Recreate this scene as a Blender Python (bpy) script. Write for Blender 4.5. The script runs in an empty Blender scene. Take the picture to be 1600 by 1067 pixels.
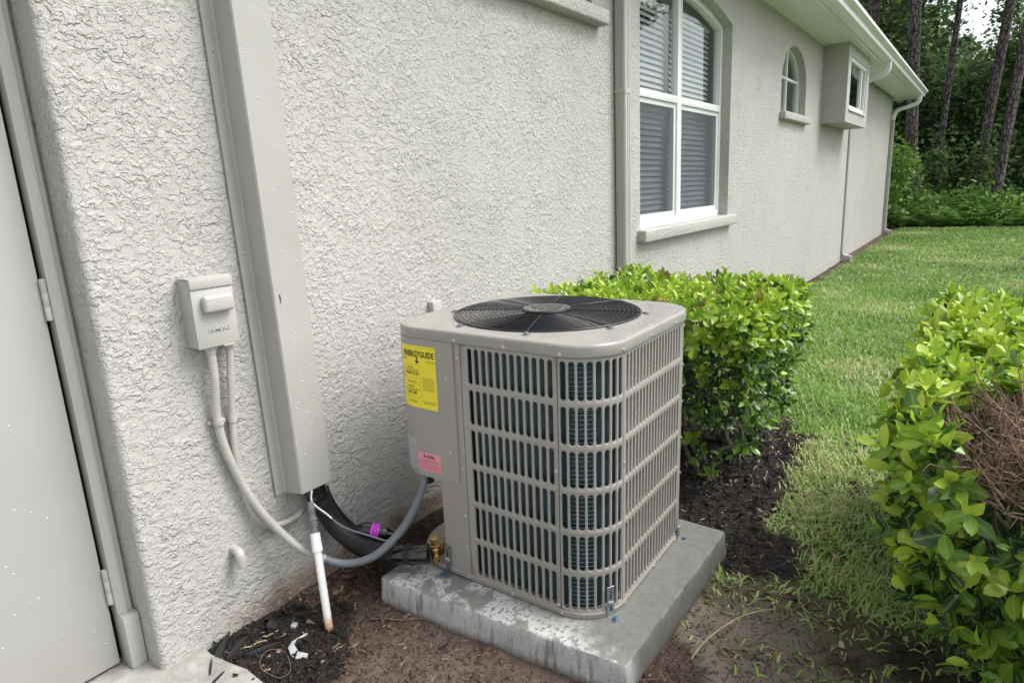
import bpy, bmesh, math, random
import numpy as np
from mathutils import Vector, Matrix, Euler

random.seed(7)
RNG = np.random.default_rng(7)
SC = bpy.context.scene
COL = SC.collection
PI = math.pi
R = math.radians

# ------------------------------------------------------------------ camera
CAM_H = 1.4
cam_d = bpy.data.cameras.new("camera")
cam = bpy.data.objects.new("camera", cam_d)
COL.objects.link(cam)
_r = Vector((0.58477593, -0.80983225, -0.04699816))
_u = Vector((0.21097103, 0.09588653, 0.97277798))
_d = Vector((0.78328049, 0.5787724, -0.22692328))
cam.matrix_world = Matrix(((_r.x, _u.x, -_d.x, 0), (_r.y, _u.y, -_d.y, 0), (_r.z, _u.z, -_d.z, CAM_H), (0, 0, 0, 1)))
cam_d.sensor_width = 36.0
cam_d.lens = 22.5
cam_d.clip_start = 0.02
cam_d.clip_end = 2000
SC.camera = cam

# ------------------------------------------------------------------ sky, sun, exposure
SUN_EL, SUN_AZ = R(54), R(148)          # azimuth clockwise from +Y
w = bpy.data.worlds.new("World")
SC.world = w
w.use_nodes = True
wn = w.node_tree.nodes
wl = w.node_tree.links
bg = wn["Background"]
sky = wn.new("ShaderNodeTexSky")
sky.sky_type = 'NISHITA'
sky.sun_disc = False
sky.sun_elevation = SUN_EL
sky.sun_rotation = SUN_AZ
sky.air_density = 1.0
sky.dust_density = 4.0
sky.ozone_density = 1.0
hsv = wn.new("ShaderNodeHueSaturation")
hsv.inputs['Saturation'].default_value = 0.30
wl.new(sky.outputs[0], hsv.inputs['Color'])
wl.new(hsv.outputs[0], bg.inputs[0])
bg.inputs[1].default_value = 0.15
sun_d = bpy.data.lights.new("sun", 'SUN')
sun_d.energy = 1.5
sun_d.angle = R(32)
sun_d.color = (1.0, 0.98, 0.95)
sun = bpy.data.objects.new("sun", sun_d)
COL.objects.link(sun)
_sd = Vector((math.sin(SUN_AZ) * math.cos(SUN_EL), math.cos(SUN_AZ) * math.cos(SUN_EL), math.sin(SUN_EL)))
sun.rotation_euler = _sd.to_track_quat('Z', 'Y').to_euler()
sun.location = (0, -6, 9)
SC.view_settings.view_transform = 'Standard'
SC.view_settings.look = 'None'
SC.view_settings.gamma = 1
SC.view_settings.use_curve_mapping = False
SC.view_settings.exposure = 0.84

# ------------------------------------------------------------------ helpers
def tag(o, label=None, cat=None, group=None, kind=None):
    if label: o['label'] = label
    if cat: o['category'] = cat
    if group: o['group'] = group
    if kind: o['kind'] = kind
    return o

def empty(name, loc=(0, 0, 0), rot=(0, 0, 0)):
    o = bpy.data.objects.new(name, None)
    o.empty_display_size = 0.1
    o.location = loc
    o.rotation_euler = rot
    COL.objects.link(o)
    return o

class MB:
    def __init__(self):
        self.v, self.f, self.mi = [], [], []
    def add(self, vs, fs, mi=0):
        n = len(self.v)
        self.v += [tuple(p) for p in vs]
        self.f += [tuple(i + n for i in f) for f in fs]
        self.mi += [mi] * len(fs)
    def box(self, lo, hi, mi=0):
        x0, y0, z0 = lo; x1, y1, z1 = hi
        self.add([(x0, y0, z0), (x1, y0, z0), (x1, y1, z0), (x0, y1, z0), (x0, y0, z1), (x1, y0, z1), (x1, y1, z1), (x0, y1, z1)],
                 [(3, 2, 1, 0), (4, 5, 6, 7), (0, 1, 5, 4), (1, 2, 6, 5), (2, 3, 7, 6), (3, 0, 4, 7)], mi)
    def rbox(self, lo, hi, b=0.004, seg=2, mi=0, mat=None):
        bm = bmesh.new()
        bmesh.ops.create_cube(bm, size=1)
        lo = Vector(lo); hi = Vector(hi)
        for v in bm.verts:
            v.co = Vector(((lo[k] + hi[k]) / 2 + v.co[k] * (hi[k] - lo[k])) for k in range(3))
        bmesh.ops.bevel(bm, geom=bm.edges[:], offset=b, segments=seg, profile=0.5, affect='EDGES')
        vs = [(mat @ v.co) if mat else v.co.copy() for v in bm.verts]
        bm.verts.index_update()
        self.add(vs, [[v.index for v in f.verts] for f in bm.faces], mi)
        bm.free()
    def tube(self, pts, rad, seg=10, caps=True, mi=0, squash=None):
        pts = [Vector(p) for p in pts]
        n = len(pts)
        if not hasattr(rad, '__len__'): rad = [rad] * n
        t0 = (pts[1] - pts[0]).normalized()
        ref = Vector((0, 0, 1)) if abs(t0.z) < 0.9 else Vector((1, 0, 0))
        nn = t0.cross(ref).normalized()
        vs = []
        for i in range(n):
            t = (pts[min(i + 1, n - 1)] - pts[max(i - 1, 0)])
            if t.length < 1e-9: t = t0
            t.normalize()
            nn = (nn - t * nn.dot(t))
            if nn.length < 1e-6: nn = t.orthogonal()
            nn.normalize()
            bb = t.cross(nn)
            for k in range(seg):
                a = 2 * PI * k / seg
                vs.append(pts[i] + (nn * math.cos(a) + bb * math.sin(a)) * rad[i])
        fs = []
        for i in range(n - 1):
            for k in range(seg):
                k2 = (k + 1) % seg
                fs.append((i * seg + k, i * seg + k2, (i + 1) * seg + k2, (i + 1) * seg + k))
        if caps:
            fs.append(tuple(range(seg - 1, -1, -1)))
            fs.append(tuple((n - 1) * seg + k for k in range(seg)))
        self.add(vs, fs, mi)
    def lathe(self, prof, origin=(0, 0, 0), axis=(0, 0, 1), seg=16, mi=0, closed=False):
        ax = Vector(axis).normalized()
        e1 = ax.orthogonal().normalized(); e2 = ax.cross(e1)
        o = Vector(origin)
        vs = []
        for (r_, h_) in prof:
            for k in range(seg):
                a = 2 * PI * k / seg
                vs.append(o + ax * h_ + (e1 * math.cos(a) + e2 * math.sin(a)) * r_)
        fs = []
        n = len(prof)
        for i in range(n if closed else n - 1):
            i2 = (i + 1) % n
            for k in range(seg):
                k2 = (k + 1) % seg
                fs.append((i * seg + k, i * seg + k2, i2 * seg + k2, i2 * seg + k))
        if not closed:
            if prof[0][0] > 1e-6: fs.append(tuple(range(seg - 1, -1, -1)))
            if prof[-1][0] > 1e-6: fs.append(tuple((n - 1) * seg + k for k in range(seg)))
        self.add(vs, fs, mi)
    def prism(self, poly, y0, y1, fn=None, mi=0):
        """extrude 2D polygon (p,q) along third coordinate; fn(p,q,t)->xyz"""
        n = len(poly)
        if fn is None: fn = lambda p, q, t: (p, t, q)
        vs = [fn(p, q, y0) for p, q in poly] + [fn(p, q, y1) for p, q in poly]
        fs = [tuple(range(n)), tuple(range(2 * n - 1, n - 1, -1))]
        for i in range(n):
            j = (i + 1) % n
            fs.append((j, i, n + i, n + j))
        self.add(vs, fs, mi)
    def mesh(self, name, mats, smooth=35):
        me = bpy.data.meshes.new(name)
        me.from_pydata(self.v, [], self.f)
        if not isinstance(mats, (list, tuple)): mats = [mats]
        for m in mats: me.materials.append(m)
        if any(self.mi): me.polygons.foreach_set('material_index', self.mi)
        bm = bmesh.new(); bm.from_mesh(me)
        bmesh.ops.recalc_face_normals(bm, faces=bm.faces[:])
        bm.to_mesh(me); bm.free()
        if smooth:
            me.polygons.foreach_set('use_smooth', [True] * len(me.polygons))
            me.set_sharp_from_angle(angle=R(smooth))
        me.update()
        return me
    def build(self, name, mats, parent=None, smooth=35, world=True):
        return link(name, self.mesh(name, mats, smooth), parent, world)

def link(name, me, parent=None, world=True):
    o = bpy.data.objects.new(name, me)
    COL.objects.link(o)
    if parent is not None:
        o.parent = parent
        if world:   # vertices are in world space: undo the parents' translation
            p = parent; off = Vector((0, 0, 0))
            while p is not None:
                off += p.location; p = p.parent
            o.location = -off
    return o

def np_mesh(name, V, F, mats, mi=None, smooth=True, attrs=None):
    """V (n,3) ; F (m,k) constant k"""
    V = np.asarray(V, np.float32); F = np.asarray(F, np.int32)
    me = bpy.data.meshes.new(name)
    n, (m, k) = len(V), F.shape
    me.vertices.add(n); me.vertices.foreach_set('co', V.ravel())
    me.loops.add(m * k); me.loops.foreach_set('vertex_index', F.ravel())
    me.polygons.add(m)
    me.polygons.foreach_set('loop_start', np.arange(0, m * k, k, dtype=np.int32))
    me.polygons.foreach_set('loop_total', np.full(m, k, np.int32))
    if not isinstance(mats, (list, tuple)): mats = [mats]
    for mm in mats: me.materials.append(mm)
    if mi is not None: me.polygons.foreach_set('material_index', np.asarray(mi, np.int32))
    me.polygons.foreach_set('use_smooth', np.full(m, smooth, bool))
    for an, av in (attrs or {}).items():
        a = me.attributes.new(an, 'FLOAT', 'POINT')
        a.data.foreach_set('value', np.asarray(av, np.float32))
    me.update(calc_edges=True)
    me.validate()
    return me

_perm = RNG.permutation(512)
_perm = np.concatenate([_perm, _perm, _perm])
_gv = RNG.random(512)
def vnoise(x, y, s=0):
    x = np.asarray(x, float) + 1000.3 + s * 17.1; y = np.asarray(y, float) + 1000.7 + s * 9.7
    xi = np.floor(x).astype(int); yi = np.floor(y).astype(int)
    fx = x - xi; fy = y - yi
    fx = fx * fx * (3 - 2 * fx); fy = fy * fy * (3 - 2 * fy)
    h = lambda a, b: _gv[_perm[(_perm[a % 512] + b) % 512]]
    return (h(xi, yi) * (1 - fx) + h(xi + 1, yi) * fx) * (1 - fy) + (h(xi, yi + 1) * (1 - fx) + h(xi + 1, yi + 1) * fx) * fy
def fbm(x, y, o=4, s=0):
    a = 0.5; t = 0
    for i in range(o):
        t = t + a * vnoise(x * 2 ** i, y * 2 ** i, s + i); a *= 0.5
    return t / (1 - 0.5 ** o)
def sstep(a, b, x):
    t = np.clip((np.asarray(x, float) - a) / (b - a), 0, 1)
    return t * t * (3 - 2 * t)

def catmull(P, n=8):
    P = [Vector(p) for p in P]
    out = []
    for i in range(len(P) - 1):
        p0 = P[max(i - 1, 0)]; p1 = P[i]; p2 = P[i + 1]; p3 = P[min(i + 2, len(P) - 1)]
        for k in range(n):
            t = k / n
            out.append(0.5 * ((2 * p1) + (p2 - p0) * t + (2 * p0 - 5 * p1 + 4 * p2 - p3) * t * t + (3 * p1 - p0 - 3 * p2 + p3) * t ** 3))
    out.append(P[-1])
    return out

def resample(P, step):
    P = [Vector(p) for p in P]
    L = [0]
    for a, b in zip(P, P[1:]): L.append(L[-1] + (b - a).length)
    n = max(2, int(L[-1] / step))
    out = []; j = 0
    for i in range(n + 1):
        s = L[-1] * i / n
        while j < len(L) - 2 and L[j + 1] < s: j += 1
        t = (s - L[j]) / max(1e-9, L[j + 1] - L[j])
        out.append(P[j].lerp(P[j + 1], min(1, t)))
    return out

# ------------------------------------------------------------------ materials
class NT:
    def __init__(self, name):
        self.m = bpy.data.materials.new(name)
        self.m.use_nodes = True
        self.n = self.m.node_tree.nodes; self.l = self.m.node_tree.links
        self.b = self.n["Principled BSDF"]; self.out = self.n["Material Output"]
        self._tc = None
    def new(self, t, **kw):
        nd = self.n.new(t)
        for k, v in kw.items(): setattr(nd, k, v)
        return nd
    def tc(self, which='Object'):
        if self._tc is None: self._tc = self.n.new('ShaderNodeTexCoord')
        return self._tc.outputs[which]
    def set(self, sock, v):
        s = self.b.inputs[sock]
        if hasattr(v, 'links') or hasattr(v, 'is_linked'): self.l.new(v, s)
        else: s.default_value = v if not (isinstance(v, tuple) and len(v) == 3) else (*v, 1)
    def noise(self, scale, detail=3, rough=0.5, dist=0.0, vec=None, out='Fac'):
        nd = self.n.new('ShaderNodeTexNoise')
        nd.inputs['Scale'].default_value = scale; nd.inputs['Detail'].default_value = detail
        nd.inputs['Roughness'].default_value = rough; nd.inputs['Distortion'].default_value = dist
        self.l.new(vec if vec is not None else self.tc(), nd.inputs['Vector'])
        return nd.outputs[out]
    def voro(self, scale, vec=None, out='Distance', feature='F1'):
        nd = self.n.new('ShaderNodeTexVoronoi'); nd.feature = feature
        nd.inputs['Scale'].default_value = scale
        self.l.new(vec if vec is not None else self.tc(), nd.inputs['Vector'])
        return nd.outputs[out]
    def ramp(self, src, stops, interp='LINEAR'):
        nd = self.n.new('ShaderNodeValToRGB'); cr = nd.color_ramp; cr.interpolation = interp
        while len(cr.elements) < len(stops): cr.elements.new(0.5)
        for e, (p, c) in zip(cr.elements, stops):
            e.position = p
            e.color = (c, c, c, 1) if not isinstance(c, tuple) else (*c, 1)
        self.l.new(src, nd.inputs[0])
        return nd.outputs[0]
    def math(self, op, a, b=None, clamp=False):
        nd = self.n.new('ShaderNodeMath'); nd.operation = op; nd.use_clamp = clamp
        for i, v in enumerate((a, b)):
            if v is None: continue
            if isinstance(v, (int, float)): nd.inputs[i].default_value = v
            else: self.l.new(v, nd.inputs[i])
        return nd.outputs[0]
    def mix(self, fac, a, b, mode='MIX'):
        nd = self.n.new('ShaderNodeMix'); nd.data_type = 'RGBA'; nd.blend_type = mode
        for s, v in ((nd.inputs[0], fac), (nd.inputs[6], a), (nd.inputs[7], b)):
            if isinstance(v, (int, float)): s.default_value = v
            elif isinstance(v, tuple): s.default_value = (*v, 1)
            else: self.l.new(v, s)
        return nd.outputs[2]
    def attr(self, name, typ='GEOMETRY', out='Fac'):
        nd = self.n.new('ShaderNodeAttribute'); nd.attribute_name = name; nd.attribute_type = typ
        return nd.outputs[out]
    def map(self, scale, vec=None):
        nd = self.n.new('ShaderNodeMapping')
        nd.inputs['Scale'].default_value = scale
        self.l.new(vec if vec is not None else self.tc(), nd.inputs[0])
        return nd.outputs[0]
    def bump(self, h, dist=0.002, strength=1.0, normal=None):
        nd = self.n.new('ShaderNodeBump')
        nd.inputs['Distance'].default_value = dist; nd.inputs['Strength'].default_value = strength
        self.l.new(h, nd.inputs['Height'])
        if normal is not None: self.l.new(normal, nd.inputs['Normal'])
        self.l.new(nd.outputs[0], self.b.inputs['Normal'])
        return nd.outputs[0]
    def sepz(self, out='Z', vec=None):
        nd = self.n.new('ShaderNodeSeparateXYZ')
        self.l.new(vec if vec is not None else self.tc(), nd.inputs[0])
        return nd.outputs[out]
    def geo_pos(self):
        return self.n.new('ShaderNodeNewGeometry').outputs['Position']

def simple(name, col, rough=0.5, metal=0.0, var=0.06, vscale=6, bump=0.0, bscale=300, spec=0.5, coat=0):
    t = NT(name)
    if var:
        nz = t.noise(vscale, 4, 0.6)
        lo = tuple(c * (1 - var) for c in col); hi = tuple(min(1, c * (1 + var)) for c in col)
        t.set('Base Color', t.ramp(nz, [(0.3, lo), (0.7, hi)]))
        t.set('Roughness', t.ramp(t.noise(vscale * 5, 3), [(0.2, max(0.02, rough - 0.025)), (0.8, min(1, rough + 0.025))]))
    else:
        t.set('Base Color', col); t.set('Roughness', rough)
    t.set('Metallic', metal)
    t.b.inputs['Specular IOR Level'].default_value = spec
    if coat: t.b.inputs['Coat Weight'].default_value = coat
    if bump: t.bump(t.noise(bscale, 3), bump, 0.5)
    return t.m

def stucco_mat():
    t = NT('stucco')
    pos = t.geo_pos()
    v = t.map((1, 1, 1.15), pos)
    warp = t.noise(30, 2, 0.5, 0, v, 'Color')
    vv = t.new('ShaderNodeMix', data_type='VECTOR')
    add = t.new('ShaderNodeVectorMath', operation='MULTIPLY_ADD')
    t.l.new(warp, add.inputs[0]); add.inputs[1].default_value = (0.013, 0.013, 0.013); t.l.new(v, add.inputs[2])
    wv = add.outputs[0]
    n1 = t.ramp(t.noise(36, 2.0, 0.5, 0.25, wv), [(0.455, 0.0), (0.525, 1.0), (0.70, 0.80), (1.0, 0.7)])
    n2 = t.ramp(t.noise(66, 1.5, 0.5, 0.4, wv), [(0.50, 0.0), (0.58, 1.0), (0.78, 0.8)])
    n3 = t.noise(420, 2, 0.6, 0, v)
    msk = t.ramp(t.noise(6.0, 3, 0.6, 0, pos), [(0.32, 0.15), (0.68, 1.0)])
    brk = t.ramp(t.noise(19, 2.5, 0.6, 0, wv), [(0.40, 0.12), (0.60, 1.0)])
    h = t.math('ADD', t.math('MULTIPLY', n1, t.math('MULTIPLY', msk, brk)), t.math('MULTIPLY', n2, 0.40))
    h = t.math('ADD', h, t.math('MULTIPLY', n3, 0.16))
    # bare, splashed foot of the wall next to the mulch bed
    z = t.sepz('Z', pos); x = t.sepz('X', pos)
    zn = t.math('ADD', z, t.math('MULTIPLY', t.math('SUBTRACT', t.noise(7, 4, 0.6, 0, pos), 0.5), 0.16))
    low = t.ramp(t.math('MULTIPLY', zn, 4.0), [(0.20, 1.0), (0.44, 0.0)])
    xr = t.math('MULTIPLY', t.ramp(t.math('MULTIPLY', x, 0.25), [(0.215, 0.0), (0.27, 1.0)]), t.ramp(t.math('MULTIPLY', x, 0.05), [(0.12, 1.0), (0.20, 0.12)]))
    stain = t.math('MULTIPLY', low, xr)
    base = t.ramp(t.noise(1.3, 5, 0.6, 0, pos), [(0.3, (0.438, 0.430, 0.408)), (0.7, (0.494, 0.485, 0.463))])
    streak = t.ramp(t.noise(9, 4, 0.65, 0, t.map((1, 1, 0.12), pos)), [(0.52, 0.0), (0.8, 1.0)])
    base = t.mix(t.math('MULTIPLY', streak, 0.25), base, (0.37, 0.345, 0.305))
    bare = t.ramp(t.noise(60, 4, 0.7, 0, pos), [(0.3, (0.20, 0.145, 0.105)), (0.7, (0.50, 0.40, 0.32))])
    t.set('Base Color', t.mix(stain, base, bare))
    t.set('Roughness', t.ramp(t.noise(30, 2, 0.5, 0, pos), [(0.3, 0.42), (0.7, 0.62)]))
    t.b.inputs['Specular IOR Level'].default_value = 0.45
    h2 = t.math('ADD', h, t.math('MULTIPLY', stain, t.math('MULTIPLY', t.noise(140, 4, 0.7, 0, pos), 1.6)))
    t.bump(h2, 0.0056, 1.0)
    return t.m

M = {}
M['stucco'] = stucco_mat()
def door_mat():
    t = NT('door_paint')
    pos = t.geo_pos()
    col = t.ramp(t.noise(2.2, 5, 0.6, 0, pos), [(0.3, (0.392, 0.390, 0.372)), (0.7, (0.416, 0.414, 0.396))])
    sp = t.ramp(t.voro(17, pos), [(0.030, 1.0), (0.045, 0.0)])
    sp = t.math('MULTIPLY', sp, t.ramp(t.noise(9, 2, 0.5, 0, pos), [(0.60, 0.0), (0.64, 1.0)]))
    col = t.mix(t.math('MULTIPLY', sp, 0.8), col, (0.07, 0.06, 0.05))
    z = t.sepz('Z', pos)
    low = t.ramp(t.math('ADD', t.math('MULTIPLY', z, 2.2), t.math('MULTIPLY', t.noise(14, 4, 0.7, 0, pos), 0.6)), [(0.35, 1.0), (0.85, 0.0)])
    col = t.mix(t.math('MULTIPLY', low, 0.14), col, (0.22, 0.19, 0.16))
    t.set('Base Color', col); t.set('Roughness', t.ramp(t.noise(12, 3, 0.5, 0, pos), [(0.3, 0.32), (0.7, 0.40)]))
    t.bump(t.noise(1.6, 2, 0.5, 0, pos), 0.006, 0.3)
    return t.m
M['trim'] = simple('beige_trim_paint', (0.44, 0.435, 0.412), 0.36, var=0.05, vscale=3, bump=0.0004, bscale=180)
M['raceway'] = simple('raceway_paint', (0.402, 0.395, 0.374), 0.30, var=0.05, vscale=3, bump=0.0003, bscale=160)
M['door'] = door_mat()
M['white'] = simple('white_vinyl', (0.80, 0.81, 0.81), 0.3, var=0.03, vscale=4)
M['gutter'] = simple('white_gutter_paint', (0.84, 0.84, 0.85), 0.32, var=0.05, vscale=2)
M['soffit'] = simple('soffit_vinyl', (0.84, 0.83, 0.83), 0.45, var=0.04, vscale=3)
M['shingle'] = simple('roof_shingle', (0.14, 0.12, 0.10), 0.9, var=0.4, vscale=12, bump=0.004, bscale=60)
def enamel():
    t = NT('taupe_enamel')
    pos = t.tc()
    col = t.ramp(t.noise(3.5, 5, 0.65, 0, pos), [(0.3, (0.325, 0.309, 0.284)), (0.7, (0.352, 0.336, 0.311))])
    run = t.ramp(t.noise(26, 4, 0.65, 0, t.map((1, 1, 0.06), pos)), [(0.50, 0.0), (0.72, 1.0)])
    col = t.mix(t.math('MULTIPLY', run, 0.16), col, (0.37, 0.355, 0.33))
    dust = t.ramp(t.noise(210, 3, 0.7, 0, pos), [(0.62, 0.0), (0.74, 1.0)])
    col = t.mix(t.math('MULTIPLY', dust, 0.18), col, (0.16, 0.145, 0.125))
    z = t.sepz('Z', pos)
    splash = t.ramp(t.math('ADD', t.math('MULTIPLY', z, 5.0), t.math('MULTIPLY', t.noise(30, 4, 0.7, 0, pos), 0.7)), [(0.25, 1.0), (0.75, 0.0)])
    col = t.mix(t.math('MULTIPLY', splash, 0.25), col, (0.20, 0.16, 0.125))
    t.set('Base Color', col)
    t.set('Roughness', t.ramp(t.noise(9, 4, 0.6, 0, pos), [(0.3, 0.30), (0.7, 0.42)]))
    t.bump(t.noise(2.2, 2, 0.5, 0, pos), 0.004, 0.35)
    return t.m
M['taupe'] = enamel()
M['taupe_cap'] = simple('taupe_cap_enamel', (0.320, 0.308, 0.288), 0.24, var=0.06, vscale=14, bump=0.0005, bscale=260)
M['screw'] = simple('screw_steel', (0.62, 0.60, 0.57), 0.28, 0.6, var=0.1)
M['galv'] = simple('galvanised_steel', (0.30, 0.32, 0.35), 0.40, 0.8, var=0.25, vscale=60)
M['bluebolt'] = simple('blue_zinc', (0.10, 0.19, 0.34), 0.3, 0.7, var=0.1)
M['black'] = simple('black_wire_coat', (0.018, 0.020, 0.024), 0.28, var=0.1, vscale=20)
M['hub'] = simple('black_hub', (0.020, 0.021, 0.024), 0.30, var=0.3, vscale=60, bump=0.0006, bscale=220)
M['fan'] = simple('fan_blade', (0.012, 0.013, 0.015), 0.5, var=0.1)
M['rubber'] = simple('black_foam', (0.011, 0.012, 0.0135), 0.55, var=0.2, vscale=30, bump=0.0008, bscale=160)
M['tape'] = simple('shiny_black_tape', (0.005, 0.0055, 0.007), 0.16, var=0.1, vscale=30, spec=1.0)
M['brass'] = simple('brass', (0.56, 0.38, 0.13), 0.28, 1.0, var=0.15, vscale=50)
M['copper'] = simple('copper', (0.72, 0.36, 0.22), 0.25, 1.0, var=0.15, vscale=50)
M['conduit_beige'] = simple('painted_conduit', (0.43, 0.42, 0.395), 0.4, var=0.06, vscale=15)
M['conduit_grey'] = simple('grey_conduit', (0.15, 0.165, 0.185), 0.45, var=0.12, vscale=20)
M['yellow'] = simple('yellow_label', (0.86, 0.74, 0.03), 0.32, var=0.02)
M['pink'] = simple('pink_label', (0.82, 0.33, 0.40), 0.4, var=0.02)
M['silver'] = simple('silver_label', (0.46, 0.48, 0.52), 0.3, 0.3, var=0.05)
M['ink'] = simple('black_ink', (0.012, 0.012, 0.012), 0.5, var=0)
M['greyink'] = simple('grey_ink', (0.16, 0.13, 0.02), 0.5, var=0)
M['magenta'] = simple('magenta_tape', (0.75, 0.06, 0.75), 0.35, var=0.05)
M['purpleink'] = simple('purple_ink', (0.28, 0.02, 0.35), 0.4, var=0)
M['rust'] = simple('rust_chip', (0.06, 0.035, 0.02), 0.7, var=0.3)
M['blind'] = simple('blind_slat', (0.72, 0.73, 0.74), 0.45, var=0.03)
M['room'] = simple('dim_room', (0.34, 0.34, 0.35), 0.9, var=0.05)
M['paper'] = simple('scrap_plastic', (0.62, 0.64, 0.66), 0.45, var=0.15, vscale=40)
M['twig'] = simple('dry_twig', (0.20, 0.125, 0.085), 0.8, var=0.35, vscale=40)
M['straw'] = simple('dry_straw', (0.46, 0.38, 0.22), 0.7, var=0.3, vscale=40)
M['pot'] = simple('dark_rubble', (0.02, 0.02, 0.021), 0.85, var=0.3, vscale=50)

def pvc_mat():
    t = NT('white_pvc')
    z = t.sepz('Z', t.geo_pos())
    zn = t.math('ADD', z, t.math('MULTIPLY', t.math('SUBTRACT', t.noise(60, 3), 0.5), 0.03))
    t.set('Base Color', t.ramp(t.math('MULTIPLY', zn, 5.0), [(0.05, (0.33, 0.17, 0.09)), (0.16, (0.62, 0.45, 0.32)), (0.30, (0.76, 0.76, 0.74)), (1.0, (0.80, 0.81, 0.81))]))
    t.set('Roughness', 0.3)
    return t.m
M['pvc'] = pvc_mat()

def coil_mat():
    t = NT('coil_fins')
    pos = t.tc()
    nz = t.noise(900, 2, 0.5, 0, t.map((1, 1, 0.05), pos))
    t.set('Base Color', t.ramp(nz, [(0.35, (0.018, 0.040, 0.052)), (0.65, (0.048, 0.100, 0.125))]))
    t.set('Roughness', 0.4)
    t.set('Metallic', 0.3)
    t.bump(nz, 0.001, 0.6)
    return t.m
M['coil'] = coil_mat()
M['coiltube'] = simple('coil_tube', (0.20, 0.27, 0.30), 0.25, 0.7, var=0.1)

def concrete_mat():
    t = NT('wet_concrete')
    pos = t.tc()
    n1 = t.noise(5.5, 6, 0.65, 0.4, pos)
    n2 = t.noise(38, 5, 0.7, 0, pos)
    z = t.sepz('Z', pos); y = t.sepz('Y', pos); x = t.sepz('X', pos)
    col = t.ramp(n2, [(0.25, (0.135, 0.142, 0.128)), (0.75, (0.215, 0.224, 0.205))])
    geo = t.n.new('ShaderNodeNewGeometry')
    nz = t.sepz('Z', geo.outputs['Normal'])
    side = t.math('LESS_THAN', t.math('ABSOLUTE', nz), 0.5)
    # dry, chalky strip along the front (toward -X) edge; speckled where rain has started to wet it
    frontd = t.math('SUBTRACT', t.math('MULTIPLY', x, -1.0), t.math('MULTIPLY', y, -0.10))
    dry = t.ramp(t.math('ADD', frontd, t.math('MULTIPLY', t.math('SUBTRACT', n1, 0.5), 0.22)), [(0.30, 0.0), (0.40, 1.0)])
    spots = t.ramp(t.noise(70, 2, 0.4, 0, pos), [(0.56, 0.0), (0.60, 1.0)])
    blot = t.ramp(t.noise(9, 4, 0.6, 0.3, pos), [(0.49, 0.0), (0.55, 1.0)])
    dry = t.math('MULTIPLY', dry, t.math('SUBTRACT', 1.0, t.math('MAXIMUM', t.math('MULTIPLY', spots, t.math('SUBTRACT', 0.8, t.math('MULTIPLY', side, 0.65))), t.math('MULTIPLY', blot, t.math('SUBTRACT', 0.85, t.math('MULTIPLY', side, 0.72))))))
    dcol = t.ramp(t.noise(120, 4, 0.7, 0, pos), [(0.3, (0.42, 0.43, 0.42)), (0.7, (0.60, 0.61, 0.60))])
    col = t.mix(dry, col, dcol)
    # vertical drips on the sides
    drip = t.ramp(t.noise(55, 3, 0.6, 0, t.map((1, 1, 0.10), pos)), [(0.50, 0.0), (0.66, 1.0)])
    col = t.mix(t.math('MULTIPLY', t.math('MULTIPLY', drip, side), 0.62), col, (0.12, 0.12, 0.115))
    lime = t.ramp(t.noise(20, 3, 0.6, 0, t.map((1, 1, 0.2), pos)), [(0.62, 0.0), (0.70, 1.0)])
    col = t.mix(t.math('MULTIPLY', t.math('MULTIPLY', lime, side), 0.35), col, (0.52, 0.53, 0.52))
    foot = t.ramp(t.math('ADD', z, t.math('MULTIPLY', n2, 0.03)), [(0.018, 1.0), (0.045, 0.0)])
    col = t.mix(t.math('MULTIPLY', foot, 0.7), col, (0.11, 0.085, 0.065))
    pits = t.ramp(t.voro(75, pos), [(0.06, 1.0), (0.13, 0.0)])
    pm = t.ramp(t.noise(17, 2, 0.5, 0, pos), [(0.52, 0.0), (0.6, 1.0)])
    pits = t.math('MULTIPLY', pits, pm)
    col = t.mix(t.math('MULTIPLY', pits, 0.6), col, (0.10, 0.10, 0.095))
    t.set('Base Color', col)
    rg = t.ramp(n1, [(0.3, 0.30), (0.7, 0.62)])
    t.set('Roughness', t.mix(dry, rg, (0.85, 0.85, 0.85)))
    h = t.math('SUBTRACT', t.math('ADD', t.math('MULTIPLY', t.noise(160, 4, 0.7, 0, pos), 0.5), n2), t.math('MULTIPLY', pits, 1.2))
    t.bump(h, 0.003, 0.55)
    return t.m
M['concrete'] = concrete_mat()

def slab_mat():
    t = NT('walk_concrete')
    pos = t.geo_pos()
    col = t.ramp(t.noise(8, 6, 0.7, 0.3, pos), [(0.3, (0.20, 0.195, 0.175)), (0.55, (0.36, 0.355, 0.33)), (0.75, (0.52, 0.52, 0.50))])
    t.set('Base Color', col); t.set('Roughness', 0.7)
    t.bump(t.noise(90, 5, 0.7, 0, pos), 0.004, 0.7)
    return t.m
M['slab'] = slab_mat()

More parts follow.
